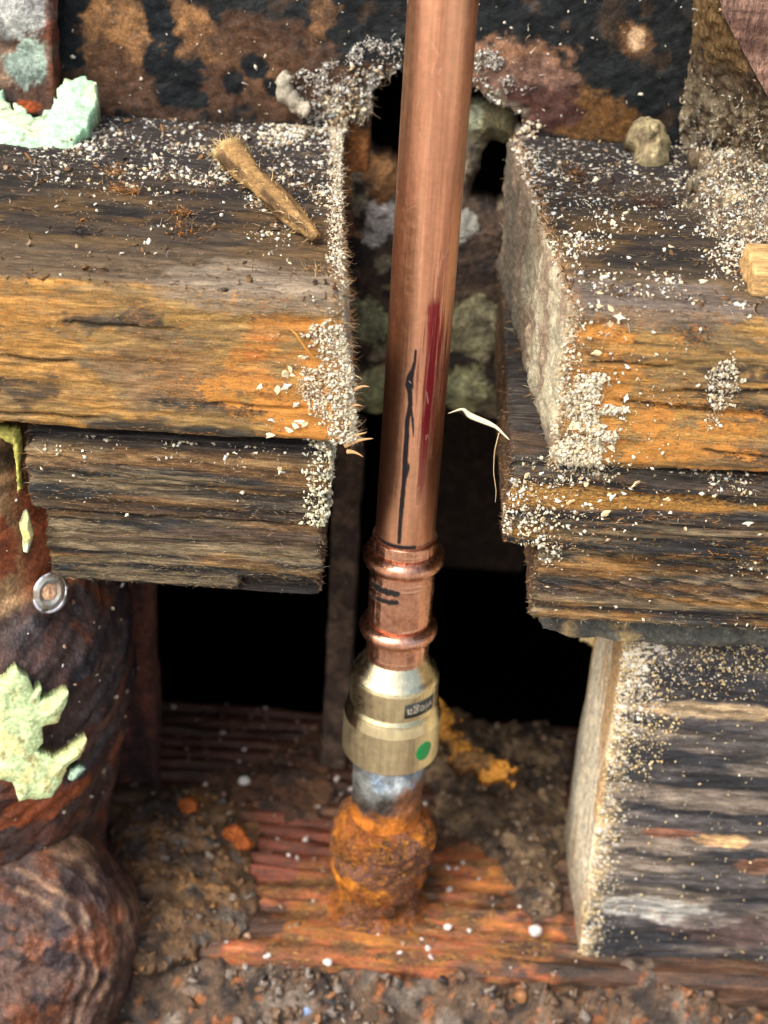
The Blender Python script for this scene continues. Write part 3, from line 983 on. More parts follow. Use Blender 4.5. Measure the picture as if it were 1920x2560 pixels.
# front face continues right from the front edge
nC = 90
ext = np.concatenate([[0], np.cumsum(np.full(nC, 0.7))])
Ff = Fp[:, None] + np.array([1.0, 0, 0.0])[None, None] * ext[None, :, None]
Ff[..., 1] -= (fbm(Ff, (0.04, 0.3, 0.25), 4, 164) - 0.5) * 2.5
cg = np.tile(rgb(150, 118, 104), ((nC + 1) * nA, 1)); fp_ = Ff.reshape(-1, 3)
cg = mixc(cg, rgb(112, 84, 74), ss(fbm(fp_, (0.05, 0.2, 0.35), 4, 165), 0.46, 0.6))
cg = mixc(cg, rgb(206, 172, 124), blob(fp_, PY(1640, 590, 34), (8, 30, 10), 0.3))
dg = zero(len(cg)); dg[:, 1] = 0.38; dg[:, 2] = 0.3
allv = np.concatenate([gp, fp_, (Bp + np.array([70, 0, 0])), (Fp + np.array([ext[-1], 0, 0]))])
i1 = np.arange(nA * nB).reshape(nA, nB)
f1 = np.stack([i1[:-1, :-1], i1[1:, :-1], i1[1:, 1:], i1[:-1, 1:]], -1).reshape(-1, 4)
i2 = np.arange(nA * (nC + 1)).reshape(nA, nC + 1) + nA * nB
f2 = np.stack([i2[:-1, :-1], i2[1:, :-1], i2[1:, 1:], i2[:-1, 1:]], -1).reshape(-1, 4)
b0 = nA * nB + nA * (nC + 1)
iF, iB = i2[:, -1], np.arange(b0, b0 + nA)
f3 = np.stack([iF[:-1], iF[1:], iB[1:], iB[:-1]], -1)
f4 = np.stack([iB[:-1], iB[1:], i1[1:, 0], i1[:-1, 0]], -1)
allc = np.concatenate([cf, cg, np.tile(rgb(100, 80, 66), (2 * nA, 1))])
alld = np.concatenate([dd, dg, zero(2 * nA)])
tag(obj('stud', allv, np.concatenate([f1, f2, f3, f4]), M['fuzzy'], col=allc, det=alld), 'stud cut at a slant with hairy brown cut face, top right corner', 'stud')
GP = gp

# ------------------------------------------------------------------ things deep behind the notch
c0 = [PY(q, 330, 80)[0] for q in (700, 799)]
v, n, f = boxgrid(steps((c0[0] - 20, c0[1], 1.2)), steps((79.5, 86, 2)), steps((185, 300, 1.0)), 1)
v = v + n * ((fbm(v, (0.3, 0.3, 0.06), 4, 171) - 0.5) * 2.5)[:, None]
c = mixc(np.tile(rgb(98, 66, 46), (len(v), 1)), rgb(142, 116, 92), ss(fbm(v, (0.3, 0.2, 0.1), 4, 172), 0.5, 0.64))
c = mixc(c, rgb(150, 96, 50), blob(v, PY(780, 340, 80), (8, 20, 14), 0.5))
d = zero(len(v)); d[:, 1] = 0.4
tag(obj('board', v, f, M['dirt'], col=c, det=d), 'brown upright board edge inside the hole behind the copper pipe', 'board')

poly = [(725, 335), (800, 325), (862, 345), (872, 420), (905, 470), (960, 440), (985, 330), (1008, 226), (1060, 214), (1122, 232), (1122, 300), (1066, 308), (1040, 330), (1028, 420), (1070, 452), (1120, 430),
        (1120, 800), (1085, 905), (1040, 893), (985, 886), (955, 866), (850, 868), (815, 893), (770, 882), (735, 860)]
v, f, dist = patch(poly, (0, 84, 0), (0, -1, 0), h=5, edge=50, amp=1.3, nsc=0.1, step=2.6, thick=9, ragged=18, seed=181, rsc=0.02)
a = fbm(v, (0.1,) * 3, 4, 182)
c = np.tile(rgb(74, 58, 46), (len(v), 1))
c = mixc(c, rgb(134, 126, 104), ss(a, 0.5, 0.6))
c = mixc(c, rgb(48, 38, 34), ss(fbm(v, (0.16,) * 3, 4, 183), 0.52, 0.62))
for u_, v_, r_, cc in ((800, 690, 7, (150, 158, 124)), (800, 840, 8, (160, 166, 128)), (1000, 840, 9, (176, 176, 134)), (1025, 700, 9, (150, 146, 116)), (825, 470, 7, (176, 174, 172)),
                       (960, 850, 7, (166, 170, 132)), (1062, 262, 8, (98, 92, 64)), (1020, 250, 4, (150, 156, 130)), (830, 380, 7, (124, 88, 52)), (1000, 480, 5, (150, 152, 146))):
    c = mixc(c, rgb(*cc), blob(v, PY(u_, v_, 82), (r_, 25, r_ * 1.2), 0.35, 0.2, 184))
d = zero(len(v)); d[:, 1] = 0.4; d[:, 2] = 0.3
tag(obj('insulation', v, f, M['dirt'], col=c, det=d), 'dirty lumpy insulation filling the gap behind the copper pipe', 'insulation')

for lab, pl_, cc, sd in (('pale green foam lump beside the pipe, low in the gap on its left', [(778, 790), (815, 765), (832, 800), (830, 862), (800, 885), (772, 872)], (158, 166, 130), 191),
                         ('small pale green foam lump against the end of the left plank', [(768, 668), (800, 650), (826, 668), (820, 705), (790, 720), (768, 708)], (148, 158, 126), 192),
                         ('pale foam lump at the foot of the gap right of the pipe', [(950, 838), (985, 815), (1030, 812), (1042, 850), (1010, 882), (960, 868)], (180, 180, 138), 193),
                         ('dull foam lump in the gap beside the right sawn end', [(1005, 640), (1045, 620), (1062, 680), (1050, 740), (1015, 760), (990, 715)], (150, 146, 114), 194),
                         ('white insulation tuft in the gap left of the pipe', [(806, 445), (850, 425), (862, 500), (850, 545), (812, 530)], (184, 182, 180), 195)):
    v, f, dist = patch(pl_, (0, 77, 0), (0, -1, 0.2), h=4.5, edge=30, amp=0.35, nsc=0.2, step=2.6, thick=4, ragged=14, seed=sd)
    c = mixc(np.tile(rgb(*cc), (len(v), 1)), rgb(104, 88, 68), ss(fbm(v, (0.3,) * 3, 4, sd), 0.52, 0.66) * 0.8)
    d = zero(len(v)); d[:, 1] = 0.15
    tag(obj('foam_lump', v, f, M['foam'], col=c, det=d), lab, 'foam', 'lumps in the gap behind the pipe')

# dark post in the void
x0, x1 = PY(708, 1300, 62)[0], PY(768, 1300, 62)[0]
v, n, f = boxgrid(steps((x0, x1, 0.8)), steps((62, 80, 2)), steps((-3, 128, 0.9)), 1)
v = v + n * ((fbm(v, (0.2, 0.2, 0.08), 4, 201) - 0.5) * 2.5)[:, None]
c = mixc(np.tile(rgb(88, 72, 60), (len(v), 1)), rgb(60, 46, 40), ss(fbm(v, (0.2,) * 3, 4, 202), 0.45, 0.6))
d = zero(len(v)); d[:, 1] = 0.45
tag(obj('post', v, f, M['dirt'], col=c, det=d), 'narrow dirt speckled post in the dark behind the press fitting', 'post')
x0, x1 = PY(262, 1380, 48)[0], PY(331, 1330, 48)[0]
v, n, f = boxgrid(steps((x0 - 12, x1, 0.9)), steps((48, 60, 1.5)), steps((-3, 134, 0.9)), 1.2)
v = v + n * ((fbm(v, (0.2, 0.2, 0.05), 4, 203) - 0.5) * 2.5)[:, None]
c = mixc(np.tile(rgb(104, 62, 50), (len(v), 1)), rgb(66, 42, 40), ss(fbm(v, (0.2, 0.2, 0.06), 4, 204), 0.45, 0.6))
d = zero(len(v)); d[:, 1] = 0.2
tag(obj('post', v, f, M['dirt'], col=c, det=d), 'reddish brown post behind the rusty drain pipe at left', 'post')

j0, j1 = PY(945, 1000, 150), PY(1130, 1240, 150)
v, n, f = boxgrid(steps((j0[0], j1[0], 1.5)), steps((150, 160, 3)), steps((j1[2], j0[2] + 60, 1.5)), 1)
v = v + n * ((fbm(v, (0.1, 0.2, 0.2), 4, 205) - 0.5) * 2.5)[:, None]
tag(obj('joist', v, f, M['dirt'], col=np.tile(rgb(60, 46, 37), (len(v), 1)), det=zero(len(v))), 'dim brown timber far back in the dark gap right of the pipe', 'joist')

# ================================================================== the copper water pipe with its press fitting
t = NT('worn_metal')
vc, vd = t.attr('col'), t.sep(t.attr('det'))
st = t.noise(t.coord((1.6, 1.6, 0.04)), 1, 5, 0.6)
st2 = t.noise(t.coord((0.25, 0.25, 0.02)), 1, 4, 0.6)
fn = t.noise(t.coord(), 0.6, 6, 0.7)
wv = t.noise(t.coord((0.5, 0.5, 2.6)), 1, 3, 0.6)
c = t.mix(1.0, vc, t.rng(st, 0.3, 0.7, 0.84, 1.12), 'MULTIPLY')
c = t.mix(1.0, c, t.rng(st2, 0.3, 0.7, 0.8, 1.15), 'MULTIPLY')
c = t.mix(1.0, c, t.rng(fn, 0.3, 0.7, 0.88, 1.1), 'MULTIPLY')
t.l(c, t.b.inputs['Base Color'])
t.l(vd[0], t.b.inputs['Metallic'])
r = t.math('ADD', vd[1], t.rng(fn, 0.3, 0.7, -0.06, 0.08))
t.l(r, t.b.inputs['Roughness'])
bp = t.n('ShaderNodeBump')
bp.inputs['Strength'].default_value = 0.14
bp.inputs['Distance'].default_value = 0.0006
t.l(t.math('ADD', t.math('ADD', st, t.math('MULTIPLY', wv, 0.5)), t.math('MULTIPLY', fn, 0.5)), bp.inputs['Height'])
t.l(bp.outputs[0], t.b.inputs['Normal'])
M['metal'] = t.m

pipe = empty('water_pipe', 'upright copper water pipe with press fitting and brass adapter on a rusty pipe foot', 'pipe', (0, 0, 0))

RP = 7.95
zz = np.concatenate([lin(470, 290, 12), lin(289.5, 128, 0.3)])
v, f, A, Z = lathe([(RP, z) for z in zz], 230)
copper = np.array([0.90, 0.48, 0.30])
c = np.tile(copper, (len(v), 1))
pA = np.stack([A * RP, Z, np.zeros_like(Z)], -1)
c = mixc(c, copper * (0.72, 0.6, 0.58), ss(fbm(v, (0.22, 0.22, 0.018), 4, 211), 0.52, 0.68) * 0.55)
c = mixc(c, copper * (0.9, 0.75, 0.7), ss(A, -0.75, -0.35) * (1 - ss(A, 0.3, 0.8)) * 0.5)
metal, rough = np.ones(len(v)), np.full(len(v), 0.37)
A2 = np.where(A > math.pi, A - 2 * math.pi, A)


def onpipe(px, r):
    px = np.asarray(px, float)
    a_, z_ = CY(px[:, 0], px[:, 1], r)
    return np.stack([a_ * r, z_], 1)


# red paint smear
rs = [(974, 250, 1.6, .1), (970, 420, 1.8, .38), (962, 540, 1.7, .5), (947, 640, 1.6, .6), (940, 662, 2.2, 1.0), (938, 730, 3.3, 1.0), (933, 810, 3.7, 1.0), (926, 880, 2.6, 1.0), (917, 960, 1.8, .95), (908, 1050, .9, .8), (904, 1090, .5, .3)]
rp_ = onpipe([q[:2] for q in rs], RP)
stk = fbm(np.stack([A2 * RP * 2.2, Z * 0.05, Z * 0], -1), (1, 1, 1), 4, 213)
zi = np.argsort(rp_[:, 1])
cx_ = np.interp(Z, rp_[zi, 1], rp_[zi, 0]); wx_ = np.interp(Z, rp_[zi, 1], np.array([q[2] for q in rs])[zi]); ax2 = np.interp(Z, rp_[zi, 1], np.array([q[3] for q in rs])[zi], 0, 0)
rm = (1 - ss(np.abs(A2 * RP - cx_) + (stk - 0.5) * 3.0 * wx_ + 0.5 * (fbm(pA, (0.5, 0.5, 0.12), 3, 216) - 0.5), wx_ * 0.4, wx_ * 1.15)) * ax2 * (0.75 + 0.5 * stk)
rm = np.clip(rm, 0, 1)
c = mixc(c, (0.22, 0.004, 0.014), rm)
metal = metal * (1 - rm * 0.6); rough = rough * (1 - rm) + 0.5 * rm
# black marker line with its barbs
mk = [(898, 757, .35), (896, 780, .45), (891, 800, .7), (885, 818, 1.3), (884, 832, 1.5), (886, 850, .85), (887, 872, .8), (880, 905, .85), (878, 950, .85), (875, 1000, .9), (872, 1050, .85),
      (867, 1100, .8), (864, 1140, .75), (862, 1172, .6)]
mp_ = onpipe([q[:2] for q in mk], RP); mw = np.array([q[2] for q in mk])


def stroke(path, wd):
    best = np.full(len(v), 9.0)
    for i in range(len(path) - 1):
        a_, b_ = path[i], path[i + 1]
        ab = b_ - a_
        tt = np.clip(((A2 * RP - a_[0]) * ab[0] + (Z - a_[1]) * ab[1]) / (ab @ ab), 0, 1)
        dm = np.hypot(A2 * RP - a_[0] - tt * ab[0], Z - a_[1] - tt * ab[1]) - (wd[i] * (1 - tt) + wd[i + 1] * tt) * 0.74
        best = np.minimum(best, dm)
    return best


bm_ = stroke(mp_, mw)
bm_ = np.minimum(bm_, stroke(onpipe([(886, 870), (891, 905), (893, 945)], RP), [.5, .4, .1]))
bm_ = np.minimum(bm_, stroke(onpipe([(877, 1030), (882, 1012), (884, 1002)], RP), [.5, .4, .1]))
ring_z = CY(865, 1184, RP)[1]
bm_ = np.minimum(bm_, np.abs(Z - ring_z - 0.2) - 0.65 + (A2 > -1.2) * 0.5)
mm_ = 1 - ss(bm_ + (fbm(pA, (1.2, .5, 1), 3, 215) - .5) * 0.3, -0.1, 0.18)
c = mixc(c, (0.012, 0.005, 0.009), mm_)
metal = metal * (1 - mm_); rough = rough * (1 - mm_) + 0.6 * mm_
# bright scratches
sc = np.zeros(len(v))
for _ in range(70):
    a_, z_, an, L = rng.uniform(-2.9, -0.25), rng.uniform(140, 285), rng.normal(0, 0.5), rng.uniform(0.6, 4)
    q = np.array([[a_ * RP, z_], [a_ * RP + L * math.sin(an), z_ + L * math.cos(an)]])
    ab = q[1] - q[0]
    near_ = (np.abs(Z - z_) < 6) & (np.abs(A2 * RP - a_ * RP) < 6)
    x_, y_ = A2[near_] * RP, Z[near_]
    tt = np.clip(((x_ - q[0][0]) * ab[0] + (y_ - q[0][1]) * ab[1]) / (ab @ ab), 0, 1)
    sc[near_] = np.maximum(sc[near_], 1 - ss(np.hypot(x_ - q[0][0] - tt * ab[0], y_ - q[0][1] - tt * ab[1]), 0.04, 0.16))
c = mixc(c, (0.92, 0.66, 0.5), sc * 0.6)
obj('copper_tube', v, f, M['metal'], pipe, col=c, det=np.stack([metal, rough, 0 * rough], 1))


# press sleeve with two O-ring beads
def zc(u, v_, r): return float(CY(u, v_, r)[1])


z_rim = float(PY(862, 1153, 0)[2])
z_b1 = float(PY(862, 1198, 0)[2])
z_b2 = float(PY(855, 1351, 0)[2])
z_end = float(PY(850, 1415, 0)[2])
r1 = 8.75
prof = [(RP + 0.02, z_rim - 2), (RP + 0.05, z_rim - 0.1), (r1 - 0.15, z_rim), (r1, z_rim - 0.4), (r1, z_b1 + 3.0)] + arc(r1 - 0.6, z_b1, 2.9, 88, -88, 16) + \
       [(r1, z_b1 - 3.1), (r1 + 0.05, (z_b1 + z_b2) / 2), (r1 - 0.1, z_b2 + 3.0)] + arc(r1 - 0.7, z_b2, 2.75, 88, -88, 16) + \
       [(r1 - 0.2, z_b2 - 3.0), (r1 - 0.25, z_end + 0.5), (r1 - 0.7, z_end), (6, z_end - 0.05)]
v, f, A, Z = lathe(prof, 220, dens=0.25)
A2 = np.where(A > math.pi, A - 2 * math.pi, A)
rad = np.hypot(v[:, 0], v[:, 1])
lines = np.zeros(len(v))
collar = (ss(Z, z_b1 + 2.6, z_b1 + 3.1) * (1 - ss(Z, z_rim - 0.9, z_rim - 0.5))) + ((1 - ss(Z, z_b2 - 3.1, z_b2 - 2.7)) * ss(Z, z_end + 0.4, z_end + 0.8))
for k_, a_ in enumerate(np.arange(-2.9, 0.0, 0.235)):
    lines = np.maximum(lines, (1 - ss(np.abs(A2 - a_ - 0.03 * math.sin(k_ * 5)) * r1, 0.12, 0.3)) * collar * (0.6 + 0.4 * math.sin(k_ * 2.2)))
mid_ = ss(Z, z_b2 + 3.4, z_b2 + 4.5) * (1 - ss(Z, z_b1 - 5.6, z_b1 - 5))
for a_ in (-2.7, -2.45, -2.2, -0.75, -0.5, -0.95):
    lines = np.maximum(lines, (1 - ss(np.abs(A2 - a_) * r1, 0.1, 0.25)) * mid_ * 0.8)
for zl, a0_, a1_ in ((z_b1 - 6.6, -1.62, -0.75), (z_b1 - 5.2, -1.5, -0.8), (z_b2 + 3.6, -1.5, -0.85), (z_rim - 2.4, -1.6, -0.9), (z_end + 2.4, -2.4, -0.9)):
    lines = np.maximum(lines, (1 - ss(np.abs(Z - zl), 0.1, 0.28)) * ss(A2, a0_, a0_ + .05) * (1 - ss(A2, a1_ - .05, a1_)) * 0.8)
dent = (fbm(v, (0.25,) * 3, 3, 221) - 0.5) * 0.3
v[:, :2] *= ((rad + lines * 0.16 + dent) / rad)[:, None]
c = np.tile(np.array([0.88, 0.47, 0.32]), (len(v), 1))
c = mixc(c, (0.5, 0.22, 0.12), ss(fbm(v, (0.35,) * 3, 4, 222), 0.5, 0.66) * 0.5)
c = mixc(c, (0.95, 0.66, 0.5), lines * 0.55)
metal, rough = np.ones(len(v)), np.full(len(v), 0.27)
# smudged black print on the body
pr = np.zeros(len(v))
pn = fbm(np.stack([A2 * r1, Z, Z * 0], -1), (1.6, 1.6, 1), 3, 223)
for (u0, v0), (u1, v1), wd in (((806, 1262), (856, 1283), 1.0), ((798, 1280), (822, 1296), 0.5), ((818, 1294), (855, 1302), 0.8)):
    a_, b_ = onpipe([(u0, v0), (u1, v1)], r1)
    ab = b_ - a_
    tt = np.clip(((A2 * r1 - a_[0]) * ab[0] + (Z - a_[1]) * ab[1]) / (ab @ ab), 0, 1)
    dm = np.hypot(A2 * r1 - a_[0] - tt * ab[0], Z - a_[1] - tt * ab[1])
    pr = np.maximum(pr, 1 - ss(dm + (pn - 0.5) * 0.9, wd * 0.95, wd * 1.15))
c = mixc(c, (0.012, 0.012, 0.01), pr)
metal *= 1 - pr; rough += pr * 0.4
obj('press_sleeve', v, f, M['metal'], pipe, col=c, det=np.stack([metal, rough, 0 * rough], 1))

# brass adapter
z_sh = float(PY(850, 1436, -7.2)[2])
z_c1 = float(PY(850, 1500, -11.5)[2])
z_g = zc(842, 1565, 12.6)
z_g2 = zc(842, 1600, 13.8)
z_bt = zc(840, 1679, 13.8)
prof = [(5.5, z_end + 1), (7.3, z_end + 0.6), (7.3, z_sh + 1.2), (7.8, z_sh), (10.9, z_c1 + 1.5), (11.9, z_c1 + 0.2), (12.3, z_c1 - 0.9), (12.35, z_g + 0.2), (13.0, z_g - 1.15), (12.95, z_g - 1.4),
        (13.1, z_g - 1.6), (13.85, z_g2 + 0.1), (13.9, z_bt + 0.8), (13.3, z_bt), (10.2, z_bt - 0.05)]
v, f, A, Z = lathe(prof, 160, dens=0.4)
brass = np.array([0.95, 0.83, 0.52])
c = np.tile(brass, (len(v), 1))
c = mixc(c, brass * 0.8, ss(fbm(v, (0.3, 0.3, 0.2), 4, 231), 0.5, 0.65) * 0.4)
rough = np.where(Z < z_g2 + 0.3, 0.42, 0.3)
rough = np.where(Z > z_c1 - 0.5, 0.24, rough)
rough = np.where((Z < z_g + 0.3) & (Z > z_g2), 0.2, rough)
brs = obj('brass_adapter', v, f, M['metal'], pipe, col=c, det=np.stack([np.ones(len(v)), rough, 0 * rough], 1))
# dark label strip with pale lettering, upside down as in the picture
t = NT('label_print'); t.b.inputs['Base Color'].default_value = (0.035, 0.04, 0.036, 1); t.b.inputs['Roughness'].default_value = 0.5; M['print'] = t.m
t = NT('label_letter'); t.b.inputs['Base Color'].default_value = (0.50, 0.46, 0.36, 1); t.b.inputs['Roughness'].default_value = 0.45; M['letter'] = t.m
t = NT('green_paint'); t.b.inputs['Base Color'].default_value = (0.005, 0.30, 0.07, 1); t.b.inputs['Roughness'].default_value = 0.45; M['green'] = t.m
aL, zT = CY(875, 1524, 12.40)
_, zB = CY(875, 1553, 12.40)
aL, zT, zB = float(aL), float(zT), float(zB)
wA = 10.2 / 12.40


def curved(amin, amax, zmin, zmax, r, nA=24, nZ=4, shape=None, th=0.05):
    a_ = np.linspace(amin, amax, nA); z_ = np.linspace(zmin, zmax, nZ)
    A_, Z_ = np.meshgrid(a_, z_, indexing='ij')
    pf = np.stack([(r + th) * np.cos(A_), (r + th) * np.sin(A_), Z_], -1)
    pb = np.stack([(r - 0.2) * np.cos(A_), (r - 0.2) * np.sin(A_), Z_], -1)
    mk_ = np.ones(A_.shape, bool) if shape is None else shape(A_, Z_)
    vv, ff, _, _ = gridsolid(pf, pb, mk_)
    return vv, ff


v, f = curved(aL, aL + wA, zB, zT, 12.40)
obj('label_strip', v, f, M['print'], brs)
fc = bpy.data.curves.new('lettering', 'FONT')
fc.body = 'viega'
fc.size = 1.0
fc.extrude = 0.01
fc.offset = -0.012
fc.resolution_u = 3
tmp = bpy.data.objects.new('lettering_curve', fc)
COL.objects.link(tmp)
bpy.context.view_layer.update()
tm = bpy.data.meshes.new_from_object(tmp.evaluated_get(bpy.context.evaluated_depsgraph_get()))
tv = np.array([tuple(q.co) for q in tm.vertices]); tf = [tuple(q.vertices) for q in tm.polygons]
bpy.data.objects.remove(tmp); bpy.data.curves.remove(fc); bpy.data.meshes.remove(tm)
lo, hi = tv.min(0), tv.max(0)
s_ = (zT - zB) * 0.74 / (hi[1] - lo[1])
sx_ = (wA * 12.40 - 1.2) / (hi[0] - lo[0])
ax = aL + (0.6 + (hi[0] - tv[:, 0]) * sx_) / 12.40
zl = zT - (zT - zB) * 0.13 - (tv[:, 1] - lo[1]) * s_
rr = 12.40 + 0.05 + np.where(tv[:, 2] > 0, 0.07, -0.03)
obj('lettering', np.stack([rr * np.cos(ax), rr * np.sin(ax), zl], 1), tf, M['letter'], brs, smooth=False)
aD, zD = CY(916, 1622, 13.85)
aD, zD = float(aD), float(zD)


def ell(A_, Z_):
    x_, y_ = (A_ - aD) * 13.85, Z_ - zD
    return (x_ * 1.0) ** 2 / 2.9 ** 2 + (y_) ** 2 / 3.2 ** 2 < 1


v, f = curved(aD - 0.24, aD + 0.24, zD - 3.4, zD + 3.4, 13.85, 60, 60, ell)
obj('green_dot', v, f, M['green'], brs)

# galvanised nipple
v, f, A, Z = lathe([(10.4, z) for z in lin(z_bt + 4, 10, 0.4)], 150)
A2 = np.where(A > math.pi, A - 2 * math.pi, A)
rad = 10.4 + (fbm(v, (0.3,) * 3, 4, 241) - 0.5) * 0.9
v[:, :2] *= (rad / 10.4)[:, None]
c = np.tile(rgb(112, 118, 118), (len(v), 1))
zn = ss(A2, -2.25, -1.8) * ss(Z + (fbm(v, (0.2,) * 3, 4, 242) - 0.5) * 12, z_bt - 11, z_bt - 7)
c = mixc(c, rgb(186, 200, 208), zn * 0.9)
c = mixc(c, rgb(132, 158, 186), zn * ss(fbm(v, (0.25,) * 3, 4, 243), 0.48, 0.6) * 0.8)
c = mixc(c, rgb(66, 60, 56), (1 - ss(Z + (fbm(v, (0.25,) * 3, 3, 244) - 0.5) * 10, z_bt - 16, z_bt - 10)))
c = mixc(c, rgb(150, 96, 60), ss(A2, -1.5, -1.0) * (1 - ss(Z + (fbm(v, (0.3,) * 3, 4, 245) - .5) * 8, z_bt - 10, z_bt - 6)) * 0.85)
c = mixc(c, rgb(196, 118, 44), (1 - ss(Z + (fbm(v, (0.3,) * 3, 4, 246) - .5) * 10, z_bt - 23, z_bt - 17)))
d = zero(len(v)); d[:, 0] = 0.2; d[:, 1] = 0.1; d[:, 2] = 0.35
obj('galvanized_nipple', v, f, M['iron'], pipe, col=c, det=d)
# swollen rusty coupling
zk = float(PY(830, 1765, -6)[2]) - 3.5
prof = [(9.8, zk + 0.5), (11.5, zk + 0.2), (13.4, zk - 1.6), (14.8, zk - 5), (15.2, zk * 0.6), (14.0, zk * 0.36), (11.6, zk * 0.2), (11.0, 3.5), (13.0, 1.2), (19, -1.5)]
v, f, A, Z = lathe(prof, 150, dens=0.5)
rad = np.hypot(v[:, 0], v[:, 1])
dr = (fbm(v, (0.11,) * 3, 4, 251) - 0.5) * 4.2 + (fbm(v, (0.45,) * 3, 4, 252) - 0.5) * 1.6
v[:, :2] *= ((rad + dr) / rad)[:, None]
v[:, 2] += (fbm(v, (0.2,) * 3, 3, 253) - 0.5) * 2
c = np.tile(rgb(140, 80, 44), (len(v), 1))
c = mixc(c, rgb(222, 138, 46), ss(fbm(v, (0.13,) * 3, 4, 254), 0.52, 0.62))
c = mixc(c, rgb(112, 78, 70), ss(fbm(v, (0.1,) * 3, 4, 255), 0.5, 0.6))
c = mixc(c, rgb(60, 46, 42), ss(fbm(v, (0.3,) * 3, 4, 256), 0.6, 0.7))
d = zero(len(v)); d[:, 0] = 0.6; d[:, 1] = 0.12; d[:, 2] = 0.25
obj('rusty_coupling', v, f, M['rust'], pipe, col=c, det=d)

# ================================================================== rusty drain pipe on the left, its hub and low branch
DC = (-128.0, 8.0)
drain = empty('drain_pipe', 'rusty cast iron drain pipe with rippled black hub in the left corner', 'pipe', (DC[0], DC[1], -16))
prof = [(37.5, z) for z in lin(178, 122, 2)] + [(39, 120), (44, 112), (49, 104), (51.5, 96), (52, 84), (51, 70), (49, 56), (46.5, 40), (44, 24), (42, 8), (41, -18)]
v, f, A, Z = lathe(prof, 330, DC, dens=0.8)
rel = v[:, :2] - DC
rad = np.linalg.norm(rel, axis=1)
A2 = np.where(A > math.pi, A - 2 * math.pi, A)
qq = np.stack([A2 * 45, Z - A2 * 22, Z * 0], -1)
rip = fbm(qq, (0.03, 0.24, 1), 4, 261)
hub = ss(Z, 25, 60) * (1 - ss(Z, 108, 122))
dr = (fbm(v, (0.1,) * 3, 4, 262) - 0.5) * 3 + hub * (rip - 0.5) * 4.5
v[:, :2] = DC + rel * ((rad + dr) / rad)[:, None]
c = np.tile(rgb(72, 58, 56), (len(v), 1))
c = mixc(c, rgb(34, 33, 40), ss(rip, 0.44, 0.6) * (0.45 + 0.55 * ss(Z, 55, 85)))
c = mixc(c, rgb(126, 72, 48), ss(fbm(v, (0.09,) * 3, 5, 268), 0.54, 0.66) * 0.75)
c = mixc(c, rgb(96, 90, 92), ss(fbm(v, (0.25, 0.25, 0.12), 5, 269), 0.56, 0.68) * 0.6)
c = mixc(c, rgb(88, 62, 56), ss(fbm(qq, (0.04, 0.15, 1), 4, 263), 0.54, 0.68) * 0.7)
up = ss(Z + (fbm(v, (0.1,) * 3, 3, 264) - .5) * 14, 112, 122)
c = mixc(c, rgb(176, 144, 104), up)
c = mixc(c, rgb(140, 66, 34), up * np.maximum(blob(v, (*(DC + 37.5 * np.array([math.cos(-1.0), math.sin(-1.0)])), 136), (8, 25, 14), 0.6, 0.1), ss(A2, -0.85, -0.6)) * 0.9)
c = mixc(c, rgb(92, 74, 54), up * ss(Z, 148, 156) * ss(fbm(v, (.1,) * 3, 3, 265), .35, .5))
low = 1 - ss(Z, 28, 55)
c = mixc(c, rgb(74, 56, 52), low * 0.8)
c = mixc(c, rgb(140, 76, 48), ss(fbm(v, (0.2,) * 3, 5, 266), 0.58, 0.68) * (0.15 + 0.6 * low))
c = mixc(c, rgb(168, 88, 48), blob(v, PY(95, 1740, -28), (15, 22, 5), 0.8) * 0.8)
d = zero(len(v)); d[:, 0] = 0.25 * up + 0.25 * low; d[:, 1] = 0.2; d[:, 2] = 0.45 * (1 - up)
obj('hub', v, f, M['iron'], drain, col=c, det=d)
HB_V, HB_N = v, np.concatenate([rel / np.linalg.norm(rel, axis=1, keepdims=True), zero(len(v))[:, :1]], 1)
# branch collar pointing to the viewer, worn into rings
cb = PY(2, 2095, -50)
ax_ = np.array([0.1, -0.86, 0.5]); ax_ /= np.linalg.norm(ax_)
e1 = np.cross(ax_, (0, 0, 1)); e1 /= np.linalg.norm(e1)
e2 = np.cross(e1, ax_)
rr_ = [(37, -38), (37, -26), (36, -18), (34.5, -11), (32, -6), (29, -2.5), (25, 0), (20, 2), (14, 3), (7, 3.5), (0.1, 3.6)]
v, f, A, Z = lathe([(q[0], q[1]) for q in rr_], 260, dens=0.6)
f = f[:, ::-1]
rad = np.hypot(v[:, 0], v[:, 1])
an_ = np.arctan2(v[:, 1], v[:, 0])
qn = np.stack([np.cos(an_) * 20, np.sin(an_) * 20, Z], -1)
wob = fbm(qn, (0.06,) * 3, 3, 271)
ringv = np.sin(rad * 1.75 + wob * 9 + Z * 0.4)
ringm = ss(rad, 18, 24)
hgt = ringv * 0.34 * ringm * ss(fbm(v, (0.05,) * 3, 3, 277), 0.35, 0.55) + (fbm(v, (0.07,) * 3, 4, 272) - 0.5) * 11 + (fbm(v, (0.4,) * 3, 3, 274) - 0.5) * 1.2
v[:, :2] *= (1 + (fbm(qn, (0.05,) * 3, 4, 276) - 0.5) * 0.28)[:, None]
v = cb + v[:, :1] * e1 + v[:, 1:2] * e2 + (v[:, 2:3] + hgt[:, None]) * ax_
c = np.tile(rgb(92, 68, 58), (len(v), 1))
c = mixc(c, rgb(158, 126, 100), ss(ringv, 0.1, 0.9) * ringm * 0.7 * ss(fbm(v, (0.06,) * 3, 3, 278), 0.4, 0.55))
c = mixc(c, rgb(62, 50, 54), ss(fbm(v, (0.08,) * 3, 4, 273), 0.5, 0.62) * (1 - ringm * 0.6))
c = mixc(c, rgb(140, 118, 96), blob(v, PY(205, 1930, -50), (8, 30, 22), 0.8, 0.12) * 0.7)
